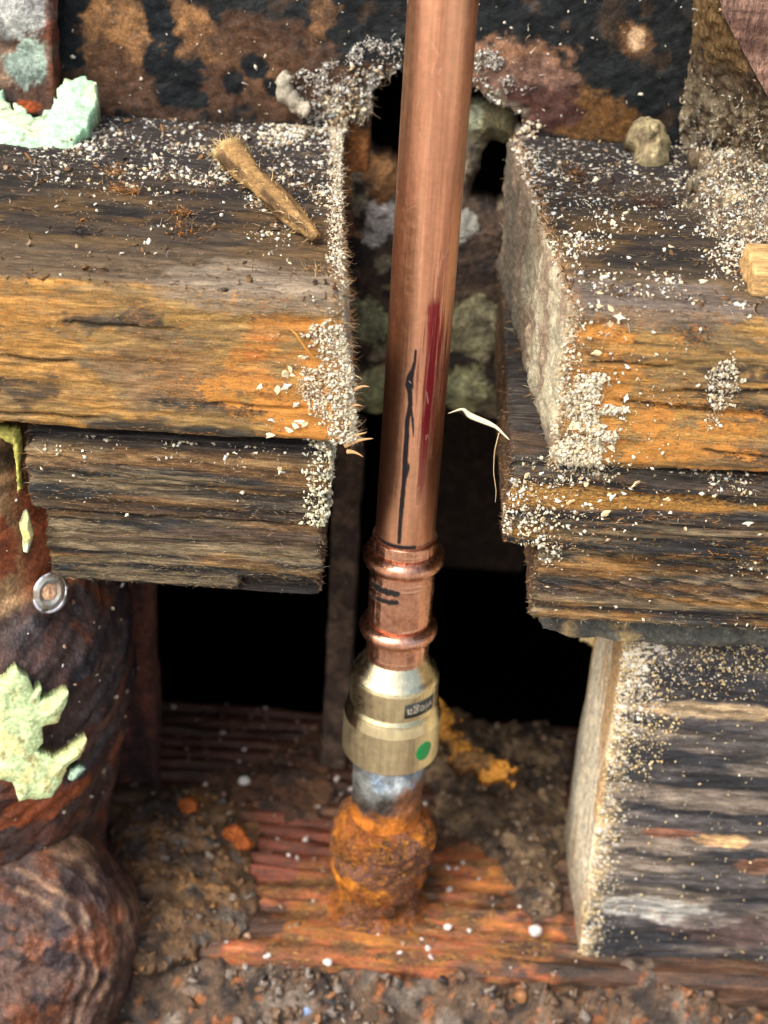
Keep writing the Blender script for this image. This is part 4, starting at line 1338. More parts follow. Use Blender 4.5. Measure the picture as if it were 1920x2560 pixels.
c = mixc(c, rgb(134, 80, 52), ss(fbm(v, (0.12,) * 3, 5, 275), 0.54, 0.66) * 0.7)
c = mixc(c, rgb(52, 42, 44), ss(fbm(v, (0.16,) * 3, 5, 279), 0.56, 0.68) * 0.8)
d = zero(len(v)); d[:, 1] = 0.22; d[:, 2] = 0.35; d[:, 0] = 0.12
obj('branch_collar', v, f, M['iron'], drain, col=c, det=d)

# ================================================================== foam
FG = {}


def foam(name, label, poly, pt, n, h, edge, c0, c1, seed, thick=4, amp=0.8, ragged=8, speck=0.2, surf=None, group=None, nsc=0.25, cat='foam'):
    v, f, dist = patch(poly, pt, n, h, edge, amp, nsc, 2.2, thick, ragged, seed, surf=surf)
    c = np.tile(rgb(*c0), (len(v), 1))
    c = mixc(c, rgb(*c1), ss(fbm(v, (0.16,) * 3, 4, seed), 0.46, 0.62))
    c = mixc(c, np.array(rgb(*c1)) * 0.6, ss(fbm(v, (0.5,) * 3, 3, seed + 3), 0.64, 0.72))
    d = zero(len(v)); d[:, 1] = speck
    o = obj(name, v, f, M['foam'], col=c, det=d)
    return tag(o, label, cat, group), v


_, FM1 = foam('foam_patch', 'large pale mint green foam smear in the upper left corner', [(-30, 190), (5, 200), (25, 228), (75, 250), (115, 235), (118, 200), (140, 172), (175, 165), (205, 185), (216, 225), (196, 250), (180, 285),
     (160, 300), (150, 350), (90, 343), (50, 352), (25, 380), (-30, 415)], (0, 48, 222.6), (0.0, -0.5, 0.86), 1.8, 80, (178, 228, 192), (196, 218, 184), 301, thick=9, amp=0.9, ragged=16)
_, FM2 = foam('foam_patch', 'leaf shaped yellow green foam splash on the rusty drain pipe', [(-25, 1470), (5, 1462), (35, 1440), (60, 1462), (72, 1490), (92, 1478), (88, 1510), (150, 1492), (140, 1530), (128, 1560), (92, 1570),
     (95, 1600), (80, 1620), (120, 1640), (150, 1620), (190, 1590), (176, 1635), (148, 1655), (134, 1690), (112, 1722), (40, 1730), (25, 1690), (-25, 1680)],
     (DC[0] + 40, -44, 60), (0.30, -0.9, 0.25), 2.4, 30, (190, 212, 160), (206, 204, 146), 302, thick=5, ragged=6, amp=0.45)
foam('foam_strip', 'thin yellow foam strip squeezed beside the left board end', [(-25, 918), (48, 922), (50, 960), (46, 1010), (52, 1050), (36, 1068), (34, 1020), (28, 960), (0, 945), (-25, 940)],
     (0, -31, 0), (0.1, -1, 0.1), 2, 14, (196, 194, 104), (170, 170, 90), 303, thick=3, ragged=4, speck=0)
foam('foam_flake', 'small mint foam flake stuck to the rusty pipe wall', [(52, 1115), (62, 1108), (74, 1150), (70, 1165), (62, 1195), (48, 1190), (50, 1165), (42, 1140)], (0, -26, 0), (0.3, -1, 0.1), 2, 10, (190, 210, 180), (206, 200, 140), 304, thick=3, ragged=3, speck=0)
foam('foam_flake', 'tiny pale mint foam flake under the leaf shaped splash', [(150, 1664), (172, 1654), (190, 1660), (170, 1676), (158, 1690), (146, 1682)], (DC[0] + 40, -43.5, 60), (0.30, -0.9, 0.25), 1.6, 10, (170, 200, 176), (150, 180, 160), 305, thick=4, ragged=4, speck=0)
foam('foam_streak', 'bright orange foam streak on the dirt right behind the brass adapter', [(935, 1505), (965, 1520), (985, 1560), (1010, 1600), (1070, 1630), (1112, 1655), (1108, 1690), (1060, 1690), (1000, 1665), (960, 1620), (940, 1570)],
     (0, 0, 5), (0, -0.6, 0.8), 3.5, 30, (196, 138, 56), (128, 98, 62), 306, thick=6, amp=3.2, ragged=26, nsc=0.4, speck=0.1)
foam('foam_chunk', 'rough beige foam chunk resting at the back of the right plank', [(1352, 285), (1365, 262), (1400, 255), (1432, 268), (1448, 310), (1445, 355), (1425, 378), (1385, 380), (1365, 360), (1372, 325), (1352, 310)],
     (0, 60, 224), (0, -0.8, 0.6), 7, 34, (178, 166, 128), (132, 118, 94), 307, thick=7, amp=2.0, ragged=6, speck=0.3, nsc=0.3)
foam('foam_flake', 'orange rust flake beside the mint foam smear, upper left', [(200, 180), (216, 158), (222, 175), (214, 200), (200, 192)], (0, 70, 0), (0, -1, 0.3), 1.5, 8, (200, 116, 40), (170, 90, 30), 308, thick=2, ragged=4, speck=0, cat='flake')
foam('paper_flap', 'grey white paper flap at the lower left rim of the hole', [(676, 232), (700, 198), (738, 196), (742, 258), (720, 262), (702, 250), (690, 258)], (0, 68.5, 0), (0.1, -1, 0.1), 1.2, 14, (170, 168, 168), (190, 188, 186), 309, thick=1.2, ragged=5, speck=0.1, cat='paper')
foam('foam_lump', 'fuzzy white lump on the sheathing at the left rim of the hole', [(765, 185), (790, 150), (808, 180), (805, 235), (785, 240), (775, 215), (760, 205)], (0, 72, 0), (0, -1, 0.2), 3, 16, (186, 182, 168), (130, 116, 92), 310, thick=3, ragged=10, speck=0.5)
foam('foam_lump', 'white fluff at the right rim of the hole touching the pipe', [(1008, 150), (1045, 120), (1055, 160), (1030, 200), (1012, 235), (1000, 200)], (0, 72, 0), (0, -1, 0.2), 3, 16, (196, 196, 188), (140, 130, 110), 311, thick=3, ragged=12, speck=0.5)

# curled pale ring of peeled paper on the sheathing
ring = [(622, 160), (612, 175), (615, 200), (630, 222), (650, 235), (668, 240)]
pts = np.array([PY(*q, 70.5) for q in ring])
tt = np.linspace(0, len(ring) - 1, 26)
pts = np.stack([np.interp(tt, range(len(ring)), pts[:, k]) for k in range(3)], 1)
v, f = tube(pts, 1.5 + 0.7 * np.sin(np.linspace(0.2, 3, 26)), 10)
v = np.asarray(v) + (fbm(v, (0.6,) * 3, 3, 312)[:, None] - 0.5) * 2.6
tag(obj('paper_curl', v, f, M['foam'], col=np.tile(rgb(178, 172, 156), (len(v), 1)), det=zero(len(v)) + (0, 0.4, 0)), 'curled grey paper rim peeling off the black sheathing', 'paper')

# stick lying on the left plank
a_, b_ = PZ(490, 325, 225.5), PZ(682, 512, 223.0)
tt = np.linspace(0, 1, 70)
pts = a_ * (1 - tt[:, None]) + b_ * tt[:, None]
rd = np.interp(tt, [0, 0.06, 0.3, 0.8, 1], [3.4, 3.5, 3.0, 2.6, 1.3])
v, f = tube(pts, rd, 30)
v = np.asarray(v)
dirv = (b_ - a_) / np.linalg.norm(b_ - a_)
al = (v - a_) @ dirv
vr = v - a_ - al[:, None] * dirv
q = np.stack([al * 0.06, vr[:, 0] * 0.5 + vr[:, 1] * 0.4, vr[:, 2] * 0.6], 1)
v = v + vr * ((fbm(q, (1, 1, 1), 4, 321) - 0.5) * 1.1)[:, None]
c = mixc(np.tile(rgb(160, 128, 84), (len(v), 1)), rgb(96, 76, 54), ss(fbm(q, (1.2,) * 3, 4, 322), 0.45, 0.6))
c = mixc(c, rgb(206, 182, 128), (1 - ss(al, 0.5, 4)))
stick = tag(obj('stick', v, f, M['plank'], col=c, det=zero(len(v)) + (0.15, 0.3, 0)), 'broken brown wood stick lying across the top of the left plank', 'stick')
n_ = 260
ip = pick(v, n_, (1 - ss(al, 0, 3)) + 0.06)
hv, hf, hc = hairs(v[ip], vr[ip] * 0.5 - dirv * 0.9 + rng.normal(0, 0.5, (n_, 3)), sizes(n_, 0.8, 3.5), np.full(n_, 0.13), palette(n_, [rgb(214, 190, 138), rgb(150, 120, 84)], [2, 1]))
tag(obj('frayed_fibres', hv, hf, M['fibre'], stick, col=hc), kind='stuff')

# roofing nail cap
na_, nz_ = CY(112, 1282, 43.5, DC)
cw = np.array([DC[0] + 43.5 * math.cos(na_), DC[1] + 43.5 * math.sin(na_), nz_])
axn = np.array([-0.42, -0.62, 0.66]); axn /= np.linalg.norm(axn)
e1 = np.cross(axn, (0, 0, 1)); e1 /= np.linalg.norm(e1); e2 = np.cross(e1, axn)
nail = empty('cap_nail', 'dull silver nail cap stuck in the rusty drain pipe', 'nail', tuple(cw - axn * 1.5))


def onaxis(prof, seg, dens=None):
    v, f, A, Z = lathe(prof, seg, dens=dens)
    return cw + v[:, :1] * e1 + v[:, 1:2] * e2 + v[:, 2:3] * axn, f, v


v, f, l_ = onaxis([(0.1, 0.9), (1.8, 1.0), (3.4, 0.75), (4.4, 0.95), (5.2, 1.3), (5.6, 0.9), (5.5, 0.1), (4.8, -0.6), (0.1, -0.6)], 60, 0.3)
f = f if True else f
c = np.tile(rgb(104, 108, 108), (len(v), 1))
c = mixc(c, rgb(186, 192, 205), ss(np.hypot(l_[:, 0], l_[:, 1]), 4.4, 5.2))
c = mixc(c, rgb(90, 84, 76), ss(fbm(v, (0.5,) * 3, 3, 331), 0.5, 0.64))
obj('cap', v, f, M['metal'], nail, col=c, det=np.tile((0.8, 0.4, 0), (len(v), 1)))
v, f, l_ = onaxis([(0.1, 2.2), (1.7, 2.0), (2.3, 1.3), (2.2, -0.5)], 24)
v = v + (fbm(v, (0.8,) * 3, 3, 332)[:, None] - 0.5) * 0.8
obj('nail_head', v, f, M['rust'], nail, col=np.tile(rgb(196, 160, 130), (len(v), 1)), det=zero(len(v)))

# pale fibre hanging in the gap, and the thin curl on the orange front
def strand(name, label, pts, rad, colr, cat):
    pts = np.asarray(pts, float)
    tt = np.linspace(0, len(pts) - 1, 40)
    p_ = np.stack([np.interp(tt, range(len(pts)), pts[:, k]) for k in range(3)], 1)
    for _ in range(4):
        p_[1:-1] = (p_[:-2] + 2 * p_[1:-1] + p_[2:]) / 4
    r_ = np.interp(np.linspace(0, 1, 40), np.linspace(0, 1, len(rad)), rad)
    v, f = tube(p_, r_, 8)
    return tag(obj(name, v, f, M['fibre'], col=np.tile(rgb(*colr), (len(v), 1))), label, cat)


strand('wood_fibre', 'long pale wood fibre curling out of the right sawn end into the gap',
       [PY(q[0], q[1], y_) for q, y_ in (((968, 893), -26), ((1000, 882), -28), ((1015, 898), -28), ((1050, 912), -30), ((1072, 922), -31), ((1100, 950), -33))], (0.08, 0.3, 0.75, 0.65, 0.4, 0.12), (214, 206, 176), 'fibre')
strand('wood_fibre', 'fine hair of wood hanging down the left side of the right boards',
       [PY(q[0], q[1], -32) for q in ((1078, 935), (1068, 975), (1066, 1020), (1072, 1060), (1070, 1085))], (0.15, 0.12, 0.1, 0.06), (196, 170, 130), 'fibre')
strand('wood_fibre', 'thin ochre fibre arched on the orange front of the left plank',
       [PY(q[0], q[1], y_) for q, y_ in (((628, 712), -35.5), ((640, 722), -36.8), ((660, 752), -37.2), ((680, 775), -37), ((700, 782), -35.8))], (0.1, 0.32, 0.3, 0.28, 0.1), (190, 132, 56), 'fibre')

# ================================================================== sawdust, crumbs, frayed ends
WH = [rgb(228, 222, 202), rgb(212, 200, 170), rgb(186, 164, 128), rgb(136, 114, 88), rgb(196, 204, 204)]


def crumbs(name, label, V, Nn, w, n, lo, hi, cols, wts, pw=2.5, flat=(0.4, 1), tmpl=None, lift=0.35, mat='crumb', cat='sawdust', shav=0.0):
    ip = pick(V, n, w)
    sz = sizes(n, lo, hi, pw)
    pos = V[ip] + Nn[ip] * (sz * lift)[:, None] + rng.normal(0, 0.12, (n, 3))
    v, f, c = grains(pos, sz, palette(n, cols, wts), flat, tmpl, 0.5)
    if shav:                       # curly shavings among the grains
        m_ = int(n * shav)
        ip = pick(V, m_, w)
        hv, hf, hc = hairs(V[ip] + Nn[ip] * rng.uniform(0, 0.5, (m_, 1)), rng.normal(0, 0.8, (m_, 3)) + Nn[ip] * 0.3, sizes(m_, 0.4, 1.9), rng.uniform(0.05, 0.17, m_), palette(m_, cols, wts), 1.1)
        f = np.concatenate([f, hf[:, [0, 1, 2]] + len(v), hf[:, [0, 2, 3]] + len(v)])
        v, c = np.concatenate([v, hv]), np.concatenate([c, hc])
    o = obj(name, v, f, M[mat], col=c, smooth=False)
    return tag(o, label, cat, kind='stuff')


o, V, Nn, top, fr, end, near, dist = PL_L
vis = (V[:, 0] > -118)
wt = top * vis * (0.06 + 1.0 * ss(V[:, 1], 5, 60) + 1.5 * ss(V[:, 0], -70, -25) * ss(V[:, 1], -20, 30)) * (0.1 + 2 * ss(fbm(V, (0.09,) * 3, 4, 401), 0.5, 0.62))
crumbs('sawdust', 'white crumbs scattered over the dark top of the left plank', V, Nn, wt, 3600, 0.09, 0.8, WH, [7, 3, 1.5, 1.5, 3], 3.6, tmpl=ico(1), shav=0.12)
crumbs('dirt_crumbs', 'brown crumbs on the dark top of the left plank', V, Nn, top * vis * (0.3 + ss(fbm(V, (0.07,) * 3, 3, 402), 0.5, 0.6)), 900, 0.2, 1.3, [rgb(120, 92, 62), rgb(80, 66, 54), rgb(156, 112, 64), rgb(150, 130, 108)], [3, 2, 0.6, 1.5], 3, tmpl=CHIP, cat='dirt')
wt = near * vis * np.maximum(top * ss(V[:, 1], -35, -5) * 1.2, fr * blob(V, PY(730, 850, -35), (9, 9, 24), 0.9, 0.2) * 2)
crumbs('sawdust', 'cream sawdust heaped along the right cut edge of the left plank', V, Nn, wt + 0.9 * fr * vis * np.maximum(blob(V, PY(722, 790, -35), (6.5, 8, 12), 1.0, .22), blob(V, PY(745, 900, -35), (4, 8, 8), 0.9, .25)) + .015 * fr * ss(V[:, 0], -45, -20), 5600, 0.1, 0.66, WH, [9, 6, 1.6, 0.6, 0], 2.2, lift=0.9, shav=0.3)

o, V, Nn, top, fr, end, near, dist = PL_R
vis = (V[:, 0] < 104)
wt = top * vis * (0.3 + 1.4 * (1 - ss(dist, 0, 22)) * ss(V[:, 1], -25, 10) + 1.0 * blob(V, PZ(1370, 620, 222), (9, 10, 6), 0.4, 0.2) * 3 + 2.2 * ss(V[:, 0], 62, 80) * ss(V[:, 1], -28, 0)) * (0.2 + 2 * ss(fbm(V, (0.1,) * 3, 3, 403), 0.47, 0.6))
crumbs('sawdust', 'white crumbs scattered over the dark top of the right plank', V, Nn, wt, 6400, 0.09, 0.75, WH, [7, 3, 1.8, 1.5, 3], 3.0, tmpl=ico(1), shav=0.12)
crumbs('dirt_crumbs', 'brown crumbs on the dark top of the right plank', V, Nn, top * vis * (0.3 + near), 800, 0.2, 1.3, [rgb(110, 84, 56), rgb(74, 62, 52), rgb(150, 130, 108)], [3, 2, 1.5], 3, tmpl=CHIP, cat='dirt')
wt = fr * vis * (np.maximum(blob(V, PY(1272, 888, -35), (6.5, 8, 8), 1.1, .22), blob(V, PY(1228, 965, -35), (7, 9, 10), 1.1, .22)) * 1.6 + 0.5 * near + 0.03 * (1 - ss(dist, 0, 40)) + 0.5 * blob(V, PY(1560, 840, -35), (4, 9, 10), .5, .25))
crumbs('sawdust', 'cream sawdust clinging to the lower left front of the right plank', V, Nn, wt, 5000, 0.1, 0.74, WH, [9, 6, 1.6, 0.6, 0], 2.2, lift=0.9, shav=0.35)
# upper slant stud dust
nG = np.tile(nrm, (len(GP), 1))
crumbs('sawdust', 'pale dust stuck to the hairy cut face of the slanted stud', GP, nG, 0.04 + ss(-GP[:, 2], -255, -226) * ss(fbm(GP, (0.2,) * 3, 3, 404), 0.4, 0.55), 1900, 0.1, 0.7, [q * 0.8 for q in WH], [3, 4, 4, 3, 1], 2.6, tmpl=CHIP)
# boards
for (o, V, Nn, fr, near, x0, x1), lab, amt, cl in ((BL1, 'white crumbs on the board right under the left plank', 110, 0), (BR1, 'white sawdust on the board right under the right plank', 420, 1), (BR2, 'few pale crumbs on the lowest right board', 70, 0)):
    w_ = fr * (np.abs(V[:, 0]) < 104) * ss(V[:, 2], V[:, 2].max() - 8, V[:, 2].max() - 2)
    w_ = w_ + (fr * (0.9 * (1 - ss(V[:, 0], x0, x0 + 26)) + 0.1 * (V[:, 0] < 90)) if cl else 0.04 * fr * (np.abs(V[:, 0]) < 100))
    w_ = w_ * (0.06 + ss(fbm(V, (0.12,) * 3, 4, 425), 0.46, 0.6))
    crumbs('sawdust', lab, V, Nn, w_, int(amt * 2.6), 0.1, 0.9, WH, [8, 4, 2, 1, 1], 2.6, lift=0.6, shav=0.3)
o, V, Nn, fr, near, x0, x1 = BL1
crumbs('sawdust', 'cream sawdust crusted on the right end of the board under the left plank', V, Nn, ss(V[:, 0], x1 - 6.5, x1 - 3) * (V[:, 1] < -18) * (ss(fbm(V, (0.2,) * 3, 3, 405), .3, .5) + .15), 1500, 0.18, 0.95, [rgb(226, 222, 198), rgb(206, 204, 172), rgb(190, 170, 130)], [4, 3, 1], 2.2, lift=0.7)
V, Nn, fr, lf, dx = ST
w_ = fr * (dx < 60) * (1.4 * (1 - ss(dx, 0, 9)) + 1.3 * ss(V[:, 2] + 18 * (fbm(V, (.1,) * 3, 3, 406) - .5), 98, 118) + 0.8 * blob(V, PY(1395, 1570, -15), (8, 10, 18), .5, .15) + 0.05)
crumbs('sawdust', 'yellowish sawdust crusted on the front of the standing stud', V, Nn, w_, 5200, 0.1, 0.62, [rgb(228, 208, 160), rgb(206, 182, 128), rgb(226, 222, 204), rgb(150, 140, 124)], [5, 4, 2, 2], 2.4, lift=0.6)
# sawdust cake on the shim
poly = [(1240, 1352), (1300, 1362), (1420, 1372), (1560, 1392), (1680, 1400), (1680, 1470), (1600, 1455), (1530, 1430), (1450, 1420), (1390, 1420), (1330, 1400), (1270, 1385)]
v, f, dist = patch(poly, (0, -23, 0), (0, -0.8, 0.6), 5, 24, 3.0, 0.3, 2.4, 6, 26, 411)
c = mixc(np.tile(rgb(206, 186, 136), (len(v), 1)), rgb(112, 112, 104), ss(fbm(v, (0.2,) * 3, 4, 412), 0.5, 0.62))
c = mixc(c, rgb(206, 130, 86), blob(v, PY(1400, 1415, -22), (8, 20, 3), 0.4))
tag(obj('sawdust', v, f, M['dirt'], col=c, det=zero(len(v)) + (0, 0.5, 0)), 'caked yellow sawdust under the lowest right board', 'sawdust', kind='stuff')
crumbs('sawdust', 'loose grains on the caked yellow sawdust', v, np.tile((0, -0.8, 0.6), (len(v), 1)), np.clip(dist + 2, 0, 20) * (np.arange(len(v)) < len(v) // 2), 1800, 0.25, 1.1, [rgb(228, 208, 160), rgb(206, 182, 128), rgb(226, 222, 204)], [5, 4, 2], 2.2)

# frayed fibres, each a part of the piece they grow from
def fray(parent, V, Nn, w, n, dirf, lo, hi, rad=0.11, cols=(rgb(196, 160, 112), rgb(150, 118, 84), rgb(220, 200, 160)), wts=(3, 2, 1.5), pw=2.0):
    ip = pick(V, n, w)
    dr_ = np.asarray(dirf(V[ip], Nn[ip]), float) + rng.normal(0, 0.55, (n, 3))
    hv, hf, hc = hairs(V[ip] - Nn[ip] * 0.1, dr_, sizes(n, lo, hi, pw), rad * rng.uniform(0.6, 1.5, n), palette(n, list(cols), list(wts)), 0.45)
    tag(obj('frayed_fibres', hv, hf, M['fibre'], parent, col=hc), kind='stuff')


o, V, Nn, top, fr, end, near, dist = PL_L
fray(o, V, Nn, near ** 3 * (V[:, 1] < 60) * (0.5 + fr + 1.5 * (1 - ss(V[:, 2], 182, 190)) * fr), 900, lambda p, n: n * 0.6 + (1.0, 0, 0), 0.5, 3.2)
o, V, Nn, top, fr, end, near, dist = PL_R
fray(o, V, Nn, near ** 2 * (1 - end) ** 2 * (0.5 + fr * 1.2), 900, lambda p, n: n * 0.8 + (-0.6, -0.2, 0.1), 0.5, 3.6)
for B, nn in ((BL1, 350), (BL2, 500), (BR1, 600), (BR2, 500)):
    o, V, Nn, fr, near, x0, x1 = B
    sgn = 1 if x0 < 0 else -1
    inner = x1 if x0 < 0 else x0
    nr = (1 - ss(np.abs(V[:, 0] - inner), 0, 2.5)) * (V[:, 1] < 30) + 0.06 * fr * (np.abs(V[:, 0]) < 100) + 0.25 * (1 - ss(V[:, 2], V[:, 2].min() + .5, V[:, 2].min() + 2)) * (V[:, 1] < -25) * (np.abs(V[:, 0]) < 100)
    fray(o, V, Nn, nr, nn, lambda p, n: n * 0.8 + (0.5 * sgn, -0.3, -0.1), 0.3, 1.3, 0.075, (rgb(170, 140, 104), rgb(110, 96, 80), rgb(206, 186, 150)))

def lie(parent, V, Nn, w, n, lo, hi, rad, cols, wts, up=0.18):
    ip = pick(V, n, w)
    dr_ = np.stack([rng.choice((-1, 1), n) * 1.0, rng.normal(0, 0.1, n), rng.normal(0, 0.22, n)], 1) + Nn[ip] * up
    hv, hf, hc = hairs(V[ip] - Nn[ip] * 0.02, dr_, sizes(n, lo, hi, 1.6), rad * rng.uniform(0.5, 1.5, n), palette(n, list(cols), list(wts), 0.2), 0.3, 3)
    tag(obj('raised_fibres', hv, hf, M['fibre'], parent, col=hc), kind='stuff')


OR = [rgb(200, 142, 68), rgb(196, 116, 50), rgb(164, 126, 76), rgb(60, 52, 46), rgb(196, 168, 116)]
o, V, Nn, top, fr, end, near, dist = PL_L
fz_ = 0.15 + ss(fbm(V, (0.05, 0.12, 0.16), 4, 441), 0.47, 0.6)
lie(o, V, Nn, fr * (V[:, 0] > -112) * fz_, 3600, 0.4, 2.0, 0.06, OR, [3, 1, 3, 1.2, 1.5])
lie(o, V, Nn, top * (V[:, 0] > -115) * fz_, 1500, 0.5, 3.0, 0.1, [rgb(120, 96, 66), rgb(60, 54, 50), rgb(150, 130, 104)], [3, 2, 2])
o, V, Nn, top, fr, end, near, dist = PL_R
fz_ = 0.15 + ss(fbm(V, (0.05, 0.12, 0.16), 4, 442), 0.47, 0.6)
lie(o, V, Nn, fr * (V[:, 0] < 104) * fz_, 3600, 0.4, 2.0, 0.06, OR, [3, 1, 3, 1.5, 1.5])
lie(o, V, Nn, top * (V[:, 0] < 104) * fz_, 1300, 0.5, 3.0, 0.1, [rgb(120, 96, 66), rgb(60, 54, 50), rgb(150, 130, 104)], [3, 2, 2])
for B, cl in ((BL1, 0), (BL2, 0), (BR1, 1), (BR2, 0)):
    o, V, Nn, fr, near, x0, x1 = B
    lie(o, V, Nn, fr * (np.abs(V[:, 0]) < 106) * (0.2 + ss(fbm(V, (0.05, 0.1, 0.2), 4, 443), 0.45, 0.6)), 1500, 0.4, 2.0, 0.06,
        OR if cl else [rgb(176, 160, 132), rgb(120, 104, 84), rgb(50, 50, 52), rgb(180, 136, 72)], [3, 1.5, 2, 1.5, 1] if cl else [3, 3, 2, 1.2])

def tuft(label, u, v_, z, r, n, cols, flat=0.4):
    c_ = PZ(u, v_, z)
    pos = c_ + rng.normal(0, 1, (n, 3)) * (r, r * 0.8, r * flat) * 0.5
    pos[:, 2] = np.maximum(pos[:, 2], z - 0.4)
    hv, hf, hc = hairs(pos, rng.normal(0, 1, (n, 3)) * (1.2, 0.9, 0.7), sizes(n, 0.6, 2.6), rng.uniform(0.08, 0.2, n), palette(n, cols, [1] * len(cols), 0.2), 0.7)
    tag(obj('fibre_tuft', hv, hf, M['fibre'], col=hc), label, 'fibre tuft')


TO = [rgb(180, 118, 50), rgb(120, 84, 48), rgb(200, 160, 110)]
TB = [rgb(80, 66, 54), rgb(130, 108, 84), rgb(50, 44, 42)]
tuft('orange brown fibre tuft left of the stick on the left plank', 270, 412, 221.5, 4.5, 150, TO)
tuft('small ochre fibre tuft above the orange one on the left plank', 245, 372, 221.5, 3.5, 90, TO)
tuft('tiny orange fibre tuft mid top of the left plank', 392, 458, 221.5, 2.6, 70, TO)
tuft('dark brown fibre tuft below the stick on the left plank', 405, 500, 221.5, 4.5, 160, TB + TO[:1])
tuft('black crumbly tuft near the front of the left plank top', 175, 498, 221.5, 3.2, 90, [rgb(40, 38, 40), rgb(70, 66, 64)])
tuft('pale brown tuft near the front right corner of the left plank top', 683, 590, 220.5, 3.5, 110, TB[1:2] + TO[2:])
tuft('rusty brown tuft at the back of the right plank top', 1245, 375, 223, 4.5, 160, TB + TO[:2])
tuft('dark reddish tuft beside the slanted stud on the right plank', 1405, 440, 223, 4.5, 150, [rgb(70, 46, 42), rgb(100, 70, 56)])
tuft('brown frayed tuft hanging at the front edge of the right plank', 1500, 735, 220, 4, 170, TB + TO[:1], 1.2)

# splinters at the lower right corner of the left plank
for k_, (a_, b_, r_) in enumerate((((745, 962), (806, 948), 0.7), ((745, 955), (792, 935), 0.6), ((750, 975), (785, 988), 0.6), ((765, 842), (798, 836), 0.45), ((752, 880), (784, 878), 0.4))):
    pa, pb = PY(*a_, -34.5), PY(*b_, -35.5)
    tt = np.linspace(0, 1, 9)
    v, f = tube(pa * (1 - tt[:, None]) + pb * tt[:, None] + np.array([0, 0, 0.5]) * np.sin(tt * 3)[:, None], r_ * (1.1 - tt), 6)
    obj('splinter', v, f, M['fibre'], PL_L[0], col=np.tile(rgb(204, 160, 112), (len(v), 1)))

# white wood flakes one can count: separate things sharing a few meshes
FLK = []
for k_ in range(5):
    n_ = 8
    an = np.linspace(0, 2 * np.pi, n_, endpoint=False)
    rr = 1 + rng.uniform(-0.5, 0.45, n_)
    st_ = (1.0, 0.6, 0.45, 0.8, 0.35)[k_]
    bot = np.stack([np.cos(an) * rr, np.sin(an) * rr * st_, -0.14 + 0.2 * np.cos(an) ** 2], 1)
    tp = bot * (0.85, 0.85, 1) + np.array([0, 0, 0.28]) + rng.normal(0, 0.05, (n_, 3))
    ctr = np.array([[0, 0, 0.22]])
    v = np.concatenate([bot, tp, ctr])
    f = [(i, (i + 1) % n_, n_ + (i + 1) % n_, n_ + i) for i in range(n_)] + [(n_ + i, n_ + (i + 1) % n_, 2 * n_) for i in range(n_)] + [tuple(range(n_ - 1, -1, -1))]
    me = bpy.data.meshes.new('wood_flake')
    me.from_pydata([tuple(q * S) for q in v], [], f)
    at = me.attributes.new('col', 'FLOAT_COLOR', 'POINT')
    cc = [rgb(232, 226, 206), rgb(226, 208, 166), rgb(214, 220, 216), rgb(236, 224, 192), rgb(206, 176, 132)][k_]
    for d_ in at.data: d_.color = (*cc, 1)
    me.materials.append(M['crumb'])
    FLK.append(me)


def flakes(V, Nn, w, n, lo, hi, label, group):
    ip = pick(V, n, w)
    for i in ip:
        o = bpy.data.objects.new('wood_flake', FLK[int(rng.integers(0, 5))])
        s_ = rng.uniform(lo, hi)
        o.location = (V[i] + Nn[i] * s_ * 0.15) * S
        o.rotation_mode = 'QUATERNION'
        qn_ = Vector(Nn[i] + rng.normal(0, 0.35, 3)).to_track_quat('Z', 'Y')
        from mathutils import Quaternion
        o.rotation_quaternion = qn_ @ Quaternion((0, 0, 1), rng.uniform(0, 6.28))
        o.scale = (s_,) * 3
        COL.objects.link(o)
        tag(o, label, 'wood flake', group)


o, V, Nn, top, fr, end, near, dist = PL_L
flakes(V, Nn, fr * ss(V[:, 0], -45, -25) * (V[:, 2] < 205), 26, 0.5, 1.15, 'pale wood flake on the orange front near the cut end of the left plank', 'flakes on the left plank front')
flakes(V, Nn, top * (V[:, 0] > -112) * ss(V[:, 1], 15, 40), 30, 0.5, 1.2, 'larger white flake among the crumbs on the dark left plank top', 'flakes on the left plank top')
o, V, Nn, top, fr, end, near, dist = PL_R
flakes(V, Nn, fr * (1 - ss(dist, 4, 30)), 26, 0.5, 1.3, 'pale wood flake on the front of the right plank near its sawn end', 'flakes on the right plank front')
flakes(V, Nn, top * (V[:, 0] < 100), 34, 0.5, 1.3, 'larger white flake among the crumbs on the dark right plank top', 'flakes on the right plank top')
o, V, Nn, fr, near, x0, x1 = BR1
flakes(V, Nn, fr * (V[:, 0] < 95) * ss(V[:, 2], 158, 176) * (1.2 - ss(V[:, 0], 30, 80)), 24, 0.5, 1.3, 'white wood flake on the grooved board under the right plank', 'flakes on the upper right board')
o, V, Nn, fr, near, x0, x1 = BL1
flakes(V, Nn, fr * ss(V[:, 2], 168, 176) * ss(V[:, 0], -60, -35), 12, 0.5, 1.1, 'white wood flake on the dark ledge under the left plank', 'flakes on the left ledge')

